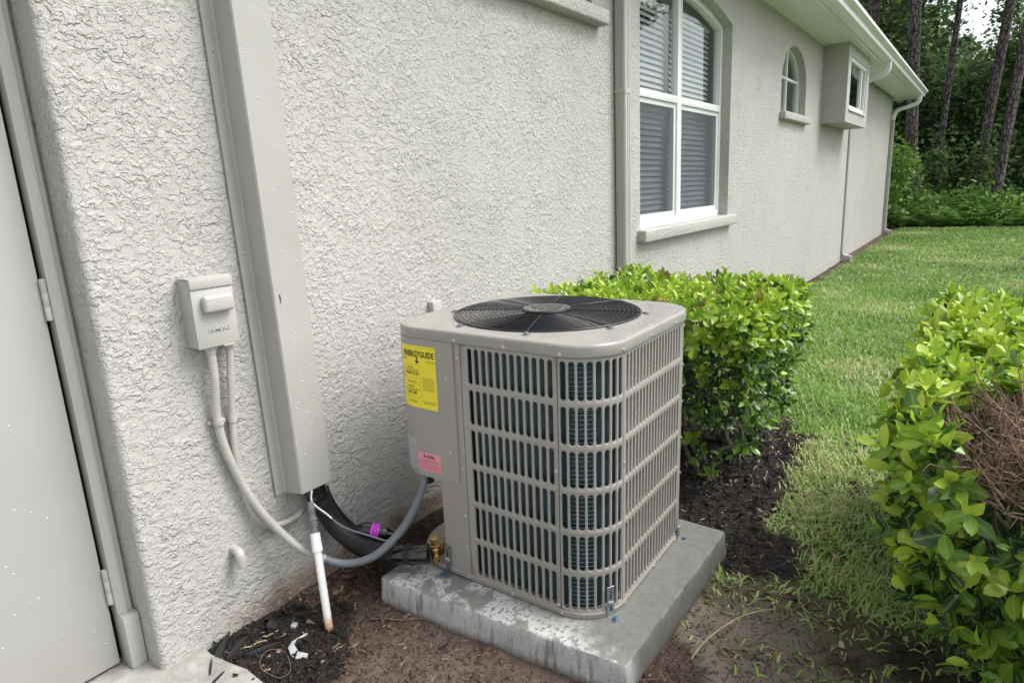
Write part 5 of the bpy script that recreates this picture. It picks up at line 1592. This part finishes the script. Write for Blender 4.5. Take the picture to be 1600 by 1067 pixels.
parts = [grass(105000, (1.45, 4.6), (-1.3, 1.75), 0.025, 0.075, 0.0045, 0.0095, 1, 1.0, 1, 0.08),
         grass(120000, (4.6, 9.5), (-2.8, 1.85), 0.03, 0.080, 0.0055, 0.011, 1, 1, 2),
         grass(120000, (9.5, 20.2), (-6.0, 1.85), 0.03, 0.075, 0.009, 0.018, 1, 1, 3)]
o_ = 0; VV, FF, TT = [], [], []
for V, F, T in parts:
    VV.append(V); FF.append(F + o_); TT.append(T); o_ += len(V)
me = np_mesh('grass', np.concatenate(VV), np.concatenate(FF), M['grass'], attrs={'tint': np.concatenate(TT)})
tag(link('grass', me), 'patchy green and yellowing lawn grass between the hedges and the house', 'grass', None, 'stuff')

# ------------------------------------------------------------------ mulch and litter
def chips(n, xr, yr, seed, lmin, lmax, want):
    rg = np.random.default_rng(seed)
    x = rg.uniform(*xr, n); y = rg.uniform(*yr, n)
    l, bl, sd = zones(x, y)
    keep = rg.random(n) < want(x, y, l, bl, sd)
    keep &= ~((x > 1.33) & (x < 2.26) & (y > 0.69) & (y < 1.61)) & (x > 0.80 + 0.03 * rg.random(n)) & (y < WALL - 0.01)
    x, y, bl, sd = x[keep], y[keep], bl[keep], sd[keep]; n = len(x)
    z = ground_z(x, y)
    L = rg.uniform(lmin, lmax, n) * rg.uniform(0.5, 1, n); W = L * rg.uniform(0.08, 0.35, n); H = W * rg.uniform(0.3, 0.8, n)
    a = rg.uniform(0, 2 * PI, n); pit = rg.normal(0, 0.28, n)
    T = np.array([(-.5, -.5, 0), (.5, -.35, 0), (.5, .4, 0), (-.5, .5, 0), (-.4, .1, 1), (.45, -.1, .8)])
    Fq = np.array([(0, 1, 5), (0, 5, 4), (2, 3, 4), (2, 4, 5), (1, 2, 5), (3, 0, 4)])
    lx = T[None, :, 0] * L[:, None]; ly = T[None, :, 1] * W[:, None]; lz = T[None, :, 2] * H[:, None] + lx * np.tan(pit)[:, None]
    V = np.stack([x[:, None] + lx * np.cos(a)[:, None] - ly * np.sin(a)[:, None], y[:, None] + lx * np.sin(a)[:, None] + ly * np.cos(a)[:, None], z[:, None] + lz + 0.001], 2).reshape(-1, 3)
    F = (Fq[None] + (np.arange(n) * 6)[:, None, None]).reshape(-1, 3)
    tint = np.clip(rg.normal(0.62, 0.12, n) - 0.40 * bl + 0.10 * sd, 0, 1)
    pale = rg.random(n) < 0.03; tint[pale] = rg.uniform(0.9, 1, pale.sum())
    return V, F, np.repeat(tint, 6)
parts = [chips(3500, (0.9, 2.4), (-0.3, 1.9), 25, 0.015, 0.05, lambda x, y, l, b_, s: (1 - l) * (1 - s)),
         chips(52000, (0.8, 2.4), (-0.4, 1.9), 5, 0.005, 0.024, lambda x, y, l, b_, s: np.clip((1 - l) * (0.8 - 0.65 * s), 0, 1)),
         chips(9000, (0.8, 1.5), (1.45, 1.9), 15, 0.015, 0.06, lambda x, y, l, b_, s: b_ * 0.9 + 0.15),
         chips(30000, (2.0, 4.0), (-0.9, 1.9), 6, 0.012, 0.06, lambda x, y, l, b_, s: np.clip((1 - l) * (0.35 + 0.65 * b_), 0, 1)),
         chips(5000, (4.0, 12), (1.6, 1.9), 7, 0.015, 0.05, lambda x, y, l, b_, s: 1 - l)]
o_ = 0; VV, FF, TT = [], [], []
for V, F, T in parts:
    VV.append(V); FF.append(F + o_); TT.append(T); o_ += len(V)
me = np_mesh('mulch', np.concatenate(VV), np.concatenate(FF), M['mulch'], smooth=False, attrs={'tint': np.concatenate(TT)})
tag(link('mulch', me), 'shredded brown and black bark mulch over the beds', 'mulch', None, 'stuff')

def gzs(x, y): return float(ground_z(np.array([x]), np.array([y]))[0])
# fallen leaves: each its own
fl_specs = [(2.575, 0.515, .032, 'straw', 'pale yellow fallen leaf on the black mulch by the hedge'), (2.66, 0.62, .03, 'straw', 'tan dry leaf lying under the hedge by the condenser'),
            (1.835, 0.030, .05, 'straw', 'dry tan leaf on the mulch, nearest the foreground hedge'), (1.90, 0.07, .045, 'twig', 'brown curled leaf beside the foreground hedge'),
            (1.93, 0.235, .035, 'straw', 'small tan leaf on the bare sandy patch'), (2.16, 0.26, .04, 'twig', 'brown leaf at the edge of the thin grass'), (2.05, 0.08, .05, 'straw', 'curled beige leaf under the foreground hedge')]
for k, (x, y, L, mat, lab) in enumerate(fl_specs):
    me = leaf_meshes[0].copy(); me.materials.clear(); me.materials.append(M[mat])
    o = bpy.data.objects.new('fallen_leaf', me); COL.objects.link(o)
    o.location = (x, y, gzs(x, y) + 0.012); o.scale = (L, L, L * 1.5); o.rotation_euler = (RNG.normal(0, .3), RNG.normal(0, .25), RNG.uniform(0, 6))
    tag(o, lab, 'leaf', 'fallen leaves on the ground')
# splinters of bark by the walk
for k, (x, y, L, a, w_, lab) in enumerate([(0.868, 1.868, .12, 0.62, .016, 'long black bark splinter lying against the wall foot'), (0.842, 1.835, .13, 0.75, .012, 'black bark splinter reaching over the end of the concrete walk'),
        (0.885, 1.815, .10, 0.35, .018, 'broad black bark shard just inside the mulch corner'), (0.792, 1.80, .075, 0.95, .006, 'thin black splinter alone on the concrete walk'), (0.775, 1.735, .06, 0.25, .006, 'small black splinter on the walk nearest the bottom edge'),
        (0.93, 1.74, .11, -0.5, .02, 'charred looking bark shard in the black mulch'), (1.01, 1.805, .05, 1.2, .032, 'black rounded bark lump near the wall')]):
    b = MB()
    pr = [(-.5, -.1), (-.3, -.5), (.2, -.4), (.5, .0), (.25, .35), (-.2, .5)]
    b.prism([(p * L, q * w_) for p, q in pr], 0.0, w_ * 0.55 + 0.002, fn=lambda p, q, t: (p + t * 0.2, q, t + 0.02 * p))
    me = b.mesh('bark_splinter', M['pot'], 20)
    o = bpy.data.objects.new('bark_splinter', me); COL.objects.link(o)
    zz = 0.018 if x < 0.83 else gzs(x, y) + 0.008
    o.location = (x, y, zz); o.rotation_euler = (0, -0.05, a)
    tag(o, lab, 'bark', 'bark splinters by the walk')
for k, (x, y, L, a, mat, lab) in enumerate([(0.925, 1.80, .11, -0.55, 'straw', 'pale straw lying across the black mulch corner'), (0.995, 1.79, .05, -0.5, 'straw', 'short pale straw on the mulch below the wall'),
        (0.852, 1.86, .09, 0.55, 'straw', 'straw at the tip of the mulch against the wall'), (1.28, 1.47, .20, -1.0, 'twig', 'thin brown twig in front of the pad edge'), (1.62, 0.42, .22, 0.9, 'twig', 'dry twig on the ground right of the pad corner'), (1.95, 0.40, .34, -0.35, 'twig', 'long thin twig across the bare sandy patch')]):
    p0 = Vector((x - L / 2 * math.cos(a), y - L / 2 * math.sin(a), 0)); p1 = Vector((x + L / 2 * math.cos(a), y + L / 2 * math.sin(a), 0))
    P = branch_path(p0, p1, L * 0.03, 4)
    P = [Vector((q.x, q.y, gzs(q.x, q.y) + 0.010)) for q in P]
    b = MB(); b.tube(P, 0.0020, 6); tag(b.build('twig', M[mat], None, 60), lab, 'twig', 'loose twigs and straws')
# green runner beside the pad
P = catmull([(1.62, 0.585, 0.012), (1.70, 0.575, 0.02), (1.80, 0.545, 0.026), (1.91, 0.50, 0.02), (1.99, 0.44, 0.012)], 6)
b = MB(); b.tube(P, 0.0022, 6); tag(b.build('grass_runner', M['straw'], None, 60), 'yellow grass runner arching over the soil beside the pad', 'grass')
# loop of wire vine and the scrap
P = [Vector((0.905 + 0.040 * math.cos(t) * (1 + .1 * math.sin(3 * t)), 1.625 + 0.048 * math.sin(t), 0.012 + 0.02 * (1 + math.sin(t * 1.0)))) for t in np.linspace(0.2, 6.2, 34)]
P += [Vector((0.955, 1.64, 0.02))]
b = MB(); b.tube(catmull(P, 2), 0.0010, 6); tag(b.build('vine_loop', M['twig'], None, 60), 'thin dry vine curled in a loop on the mulch', 'vine')
b = MB()
pts = [(0, 0, 0.0), (0.016, 0.004, 0.006), (0.052, -0.006, 0.012), (0.060, -0.016, 0.020), (0.046, -0.020, 0.026), (0.030, -0.008, 0.018), (0.016, -0.010, 0.012), (0.014, -0.034, 0.010), (0.030, -0.060, 0.016), (0.020, -0.068, 0.010), (0.000, -0.052, 0.004), (-0.006, -0.026, 0.004)]
b.add([(p[0], p[1], p[2]) for p in pts] + [(p[0], p[1], p[2] - 0.0012) for p in pts], [(0, 1, 6, 11), (1, 2, 5, 6), (2, 3, 4, 5), (11, 6, 7, 10), (7, 8, 9, 10), (23, 18, 13, 12), (18, 17, 14, 13), (17, 16, 15, 14), (22, 19, 18, 23), (22, 21, 20, 19)])
me = b.mesh('plastic_scrap', M['paper'], 60)
o = bpy.data.objects.new('plastic_scrap', me); COL.objects.link(o); o.location = (0.975, 1.665, gzs(0.975, 1.665) + 0.020); o.rotation_euler = (0.45, -0.35, -0.25); o.scale = (1.15, 1.15, 1.3)
tag(o, 'torn white plastic scrap lying on the mulch', 'litter')
b = MB(); b.rbox((-0.014, -0.010, 0), (0.014, 0.010, 0.018), 0.005, 2); me = b.mesh('stone', M['silver'], 60)
o = bpy.data.objects.new('stone', me); COL.objects.link(o); o.location = (1.065, 1.765, gzs(1.065, 1.765)); o.rotation_euler = (0.1, 0.2, 0.6); tag(o, 'small grey stone on the mulch left of the drain pipe', 'stone')

b = MB(); b.rbox((-0.16, -0.11, 0), (0.16, 0.11, 0.10), 0.03, 2); me = b.mesh('stone', M['slab'], 60)
o = bpy.data.objects.new('stone', me); COL.objects.link(o); o.location = (12.62, -0.66, -0.02); o.rotation_euler = (0.1, 0.2, 0.4); tag(o, 'pale grey stone block in the far lawn at the right edge of the photo', 'stone')

# ------------------------------------------------------------------ woods
def leaf_cloud(C, size, rg, squash=0.6, tint=None):
    """rhombic leaf quads at points C"""
    n = len(C)
    d = rg.normal(0, 1, (n, 3)); d[:, 2] *= 0.7; d /= np.linalg.norm(d, axis=1)[:, None]
    nn = rg.normal(0, 1, (n, 3)) + np.array((0, 0, 0.7)); s = np.cross(nn, d); s /= np.linalg.norm(s, axis=1)[:, None]
    L = size * rg.uniform(0.6, 1.3, n)[:, None]; W = L * 0.27
    V = np.stack([C - d * L / 2, C + s * W - d * L * .05, C + d * L / 2, C - s * W - d * L * .05], 1).reshape(-1, 3)
    F = np.arange(4 * n).reshape(n, 4)
    t = np.clip((tint if tint is not None else np.full(n, .4)) + rg.normal(0, .13, n), 0, 1)
    return V, F, np.repeat(t, 4)
def clump_points(rg, centre, rad, nclump, per, cs):
    c = rg.normal(0, 1, (nclump, 3)); c /= np.linalg.norm(c, axis=1)[:, None]; c *= (rg.random((nclump, 1)) ** 0.4)
    c = np.array(centre) + c * np.array(rad)
    P = np.repeat(c, per, 0) + rg.normal(0, 1, (nclump * per, 3)) * cs
    tt = np.repeat(rg.uniform(0.05, 0.85, nclump), per)
    return P, tt
def trunk_mesh(h, r0, r1, lean, seed, mat, limbs=0, seg=14, name='trunk', limb_z=(0.4, 0.95), limb_len=(1, 2.2)):
    rg = np.random.default_rng(seed); n = 16
    P = [Vector((lean[0] * t * h + 0.06 * math.sin(t * 5 + seed), lean[1] * t * h + 0.05 * math.cos(t * 4 + seed), t * h - 0.15)) for t in np.linspace(0, 1, n)]
    b = MB(); b.tube(P, [r0 * (1.35 if i == 0 else 1.12 if i == 1 else 1) + (r1 - r0) * i / (n - 1) for i in range(n)], seg)
    ends = []
    for k in range(limbs):
        t = rg.uniform(*limb_z); p = P[int(t * (n - 1))]; a = rg.uniform(0, 6.28); L = rg.uniform(*limb_len)
        e = p + Vector((math.cos(a) * L, math.sin(a) * L, L * rg.uniform(-.1, .5)))
        b.tube([p, p.lerp(e, .5) + Vector((0, 0, .08 * L)), e], [r1 * .35, r1 * .25, r1 * .1], 5); ends.append(e)
    return b, P, ends
pines = [((22.0, 1.80), (0.002, 0.05), 0.165, 'dark pine with a pale branch scar nearest the house corner'), ((24.0, 1.42), (0, -0.045), 0.095, 'slim dark pine with ivy at its foot, second from the house corner'),
         ((24.0, 0.38), (0, -0.075), 0.145, 'thick scaly grey pine leaning right with ivy at its foot'), ((22.0, -0.18), (0, -0.060), 0.125, 'smooth grey pine at the right edge of the woods'),
         ((23.0, 3.15), (0, 0.01), 0.19, 'dark pine rising behind the roof gutter'), ((23.5, -2.4), (0, .02), 0.19, 'pine beyond the right edge of the photo'), ((25.0, -4.6), (0, -.02), 0.2, 'second pine beyond the right edge of the photo'), ((26.0, 5.4), (0, .02), 0.19, 'pine hidden behind the far end of the house')]
for k, ((x, y), lean, r0, lab) in enumerate(pines):
    root = tag(empty('pine_tree', (x, y, 0)), lab, 'tree', 'pines at the edge of the woods')
    b, P, ends = trunk_mesh(15, r0, r0 * 0.6, lean, k + 40, None, 9, limb_z=(0.5, 0.98), limb_len=(1.2, 2.8))
    b.build('trunk', M['pine_bark'], root, 60, world=False)
    rg = np.random.default_rng(100 + k)
    C = []; T = []
    for e in ends:
        p, t = clump_points(rg, e, (0.7, 0.7, 0.35), 6, 45, 0.16); C.append(p); T.append(t)
    p, t = clump_points(rg, P[-1], (2.0, 2.0, 1.6), 24, 50, 0.22); C.append(p); T.append(t)
    V, F, tt = leaf_cloud(np.concatenate(C), 0.26, rg, tint=np.concatenate(T)); link('crown', np_mesh('crown', V, F, WOOD, smooth=False, attrs={'tint': tt}), root, False)
    if k in (1, 2, 0):
        n = 1500; zz = rg.random(n) ** 1.2 * 2.1; rr = (0.50 - 0.16 * zz) * rg.uniform(0.8, 1.25, n); a = rg.uniform(0, 6.28, n)
        V, F, tt = leaf_cloud(np.stack([rr * np.cos(a) + lean[0] * zz, rr * np.sin(a) + lean[1] * zz, zz], 1), 0.115, rg, tint=rg.uniform(.35, .95, n))
        tag(link('ivy', np_mesh('ivy', V, F, WOOD, smooth=False, attrs={'tint': tt}), root, False), None, None, None, 'stuff')
    if k == 0:
        b = MB(); b.lathe([(0.0, 0.05), (0.06, 0.045), (0.10, 0.02), (0.12, 0)], (-0.26, -0.05 + lean[1] * 3.6, 3.75), (-1, -.3, .1), 12); b.build('branch_scar', simple('pale_scar', (0.30, 0.25, 0.21), 0.8), root, 60, world=False)
# leafy trees filling the wood behind
rg = np.random.default_rng(77)
protos = []
for k in range(5):
    root = empty('broadleaf_tree', (0, 0, 0))
    b, P, ends = trunk_mesh(7.5, 0.13, 0.05, (rg.normal(0, .04), rg.normal(0, .04)), k + 5, None, 12, 8, limb_z=(0.15, .95), limb_len=(0.8, 2.0))
    b.build('trunk', M['pine_bark'], root, 60, world=False)
    C, T = [], []
    for e in list(ends) + [P[-1], P[-3], P[-5], P[-8]]:
        p, t = clump_points(rg, e, (1.1, 1.1, 0.8), 9, 40, 0.22); C.append(p); T.append(t)
    p, t = clump_points(rg, (0, 0, 4.6), (1.9, 1.9, 3.6), 60, 36, 0.26); C.append(p); T.append(t)
    V, F, tt = leaf_cloud(np.concatenate(C), 0.22, rg, tint=np.concatenate(T) * [0.75, 0.9, 1.0, 0.65, 1.05][k])
    link('crown', np_mesh('crown', V, F, WOOD, smooth=False, attrs={'tint': tt}), root, False)
    protos.append(root)
spots = [(26.5, 3.6, 1.15, 0), (27.0, 2.1, 0.68, 3), (28.0, 0.9, 0.60, 1), (27.5, -0.5, 0.85, 0), (26.5, -1.8, 0.8, 3), (30.0, 3.3, 1.0, 1), (31.0, 1.2, 0.68, 2), (31.5, -0.6, 0.7, 2), (30.5, -2.6, 0.8, 2), (34.0, 4.6, 1.2, 3), (35.0, 2.2, 0.8, 0), (36.0, 0.7, 0.72, 4), (36.5, -1.0, 0.85, 1),
         (35.0, -3.2, 0.85, 0), (41.0, 4.8, 1.25, 2), (42.0, 2.2, 1.0, 4), (43.0, 0.2, 0.80, 2), (42.0, -2.0, 0.95, 4), (28.0, 5.6, 1.3, 2), (27.5, -4.2, 0.6, 4), (29.5, -6.2, 0.55, 0), (29.0, 8.2, 1.4, 3), (27.5, -8.6, 0.5, 1), (48.0, 1.0, 0.9, 0), (48.0, 4.6, 1.35, 3), (49.0, -2.5, 1.5, 1)]
descr = {0: 'dense dark green understorey tree', 1: 'mid green leafy tree', 2: 'bright green loose tree', 3: 'very dark evergreen tree', 4: 'pale yellow green tree'}
where = ['just behind the pine by the house corner', 'behind the slim dark pine', 'low between the slim dark pine and the thick grey one', 'behind the two grey pines', 'right of the two grey pines', 'deeper behind the house corner pine',
         'low and deeper between the two middle pines', 'deeper behind the thick grey pine', 'deeper to the right of the grey pines', 'tallest in the gap above the gutter end', 'further back behind the slim dark pine', 'below the open patch of sky', 'further back behind the grey pines',
         'further back right of the grey pines', 'far back above the house gutter', 'far back beside the open patch of sky', 'far back under the open patch of sky', 'far back to the right of the grey pines', 'left of the woods behind the house', 'right of the woods beyond the photo edge', 'second beyond the right photo edge',
         'hidden behind the house end', 'third beyond the right photo edge', 'last in line under the open sky', 'last in line behind the house corner pine', 'last in line behind the grey pines']
used = [False] * 5
for i, (x, y, s, k) in enumerate(spots):
    if not used[k]: o = protos[k]; used[k] = True
    else:
        o = protos[k].copy(); COL.objects.link(o)
        for ch in protos[k].children:
            c = ch.copy(); COL.objects.link(c); c.parent = o
    o.location = (x, y, -0.05); o.scale = (s, s, s); o.rotation_euler = (0, 0, rg.uniform(0, 6.28))
    tag(o, descr[k] + ' ' + where[i], 'tree', 'trees filling the woods')
# undergrowth mass
C, T = [], []
for (x0, x1, y0, y1, z0, z1, n) in ((23.2, 26.0, -9, 9, 0.1, 2.6, 260), (25.5, 30, -10, 10, 0.3, 4.6, 330), (30, 40, -11, 11, 0.5, 6.0, 260)):
    c = np.stack([rg.uniform(x0, x1, n), rg.uniform(y0, y1, n), z0 + (z1 - z0) * rg.random(n) ** 1.4], 1)
    c[:, 2] *= np.where(c[:, 1] < -3.5, 0.45, 1.0)
    P = np.repeat(c, 60, 0) + rg.normal(0, 1, (n * 60, 3)) * 0.34
    C.append(P); T.append(np.repeat(rg.uniform(0.0, 0.62, n), 60))
V, F, tt = leaf_cloud(np.concatenate(C), 0.17, rg, tint=np.concatenate(T))
tag(link('undergrowth', np_mesh('undergrowth', V, F, WOOD, smooth=False, attrs={'tint': tt})), 'dark tangled undergrowth filling the woods behind the lawn', 'undergrowth', None, 'stuff')
# ferns along the edge of the lawn
n = 2600
fx = rg.uniform(20.15, 23.4, n) ; fy = rg.uniform(-9, 8, n); fx = 20.15 + (fx - 20.15) * rg.random(n) ** 0.5
VV, FF, TT = [], [], []; o_ = 0
fr_t = np.linspace(0, 1, 9)
for i in range(n):
    a = rg.uniform(0, 2 * PI); L = rg.uniform(0.6, 1.25); el = rg.uniform(0.7, 1.25); tn = rg.uniform(0.1, 0.95)
    if fx[i] < 19.6: continue
    h = np.stack([L * 0.75 * fr_t * np.cos(el * (1 - 0.5 * fr_t)), L * (fr_t * math.sin(el) - 0.42 * fr_t ** 2)], 1)
    dx, dy = math.cos(a), math.sin(a); base = np.array((fx[i], fy[i], -0.02 + 0.25 * sstep(20.2, 22, fx[i])))
    pts = base + np.stack([h[:, 0] * dx, h[:, 0] * dy, h[:, 1]], 1)
    side = np.array((-dy, dx, 0))
    for j in range(1, 8):
        w_ = 0.20 * L * (1.15 - fr_t[j]) * (0.6 + 0.4 * min(1, fr_t[j] * 4)); nx = pts[j + 1] - pts[j]
        for s in (-1, 1):
            VV += [pts[j] - nx * .38, pts[j] + nx * .38, pts[j] + side * s * w_ + nx * .7 - np.array((0, 0, w_ * .25))]; FF.append((o_, o_ + 1, o_ + 2)); o_ += 3; TT += [tn] * 3
tag(link('ferns', np_mesh('ferns', np.array(VV), np.array(FF), M['fern'], smooth=False, attrs={'tint': TT})), 'bright green bank of ferns along the back edge of the lawn', 'ferns', None, 'stuff')
n = 420
c = np.stack([20.2 + 3.0 * rg.random(n) ** 0.8, rg.uniform(-9, 7, n), 0.12 + 0.85 * rg.random(n)], 1); c[:, 2] *= 0.42 + 0.38 * sstep(20.1, 21.2, c[:, 0])
V, F, tt = leaf_cloud(np.repeat(c, 34, 0) + rg.normal(0, 1, (n * 34, 3)) * (0.22, 0.22, 0.13), 0.15, rg, tint=np.repeat(rg.uniform(.1, .95, n), 34))
tag(link('ground_cover', np_mesh('ground_cover', V, F, M['fern'], smooth=False, attrs={'tint': tt})), 'broad leafy weeds growing among the ferns at the lawn edge', 'weeds', None, 'stuff')
# leafy bush by the house corner
bush = tag(empty('bush', (19.9, 2.35, 0)), 'tall leafy bush growing right behind the house corner', 'bush')
p, t = clump_points(rg, (0, 0, 1.3), (0.55, 0.75, 1.3), 100, 26, 0.12)
V, F, tt = leaf_cloud(p, 0.15, rg, tint=t * 0.5 + 0.42); tag(link('foliage', np_mesh('foliage', V, F, M['fern'], smooth=False, attrs={'tint': tt}), bush, False), None, None, None, 'stuff')
b, P, e_ = trunk_mesh(2.0, 0.05, 0.02, (0, 0), 3, None, 6, 6, limb_z=(.2, .9), limb_len=(.3, .7)); b.build('stem', M['bark_shrub'], bush, 60, world=False)
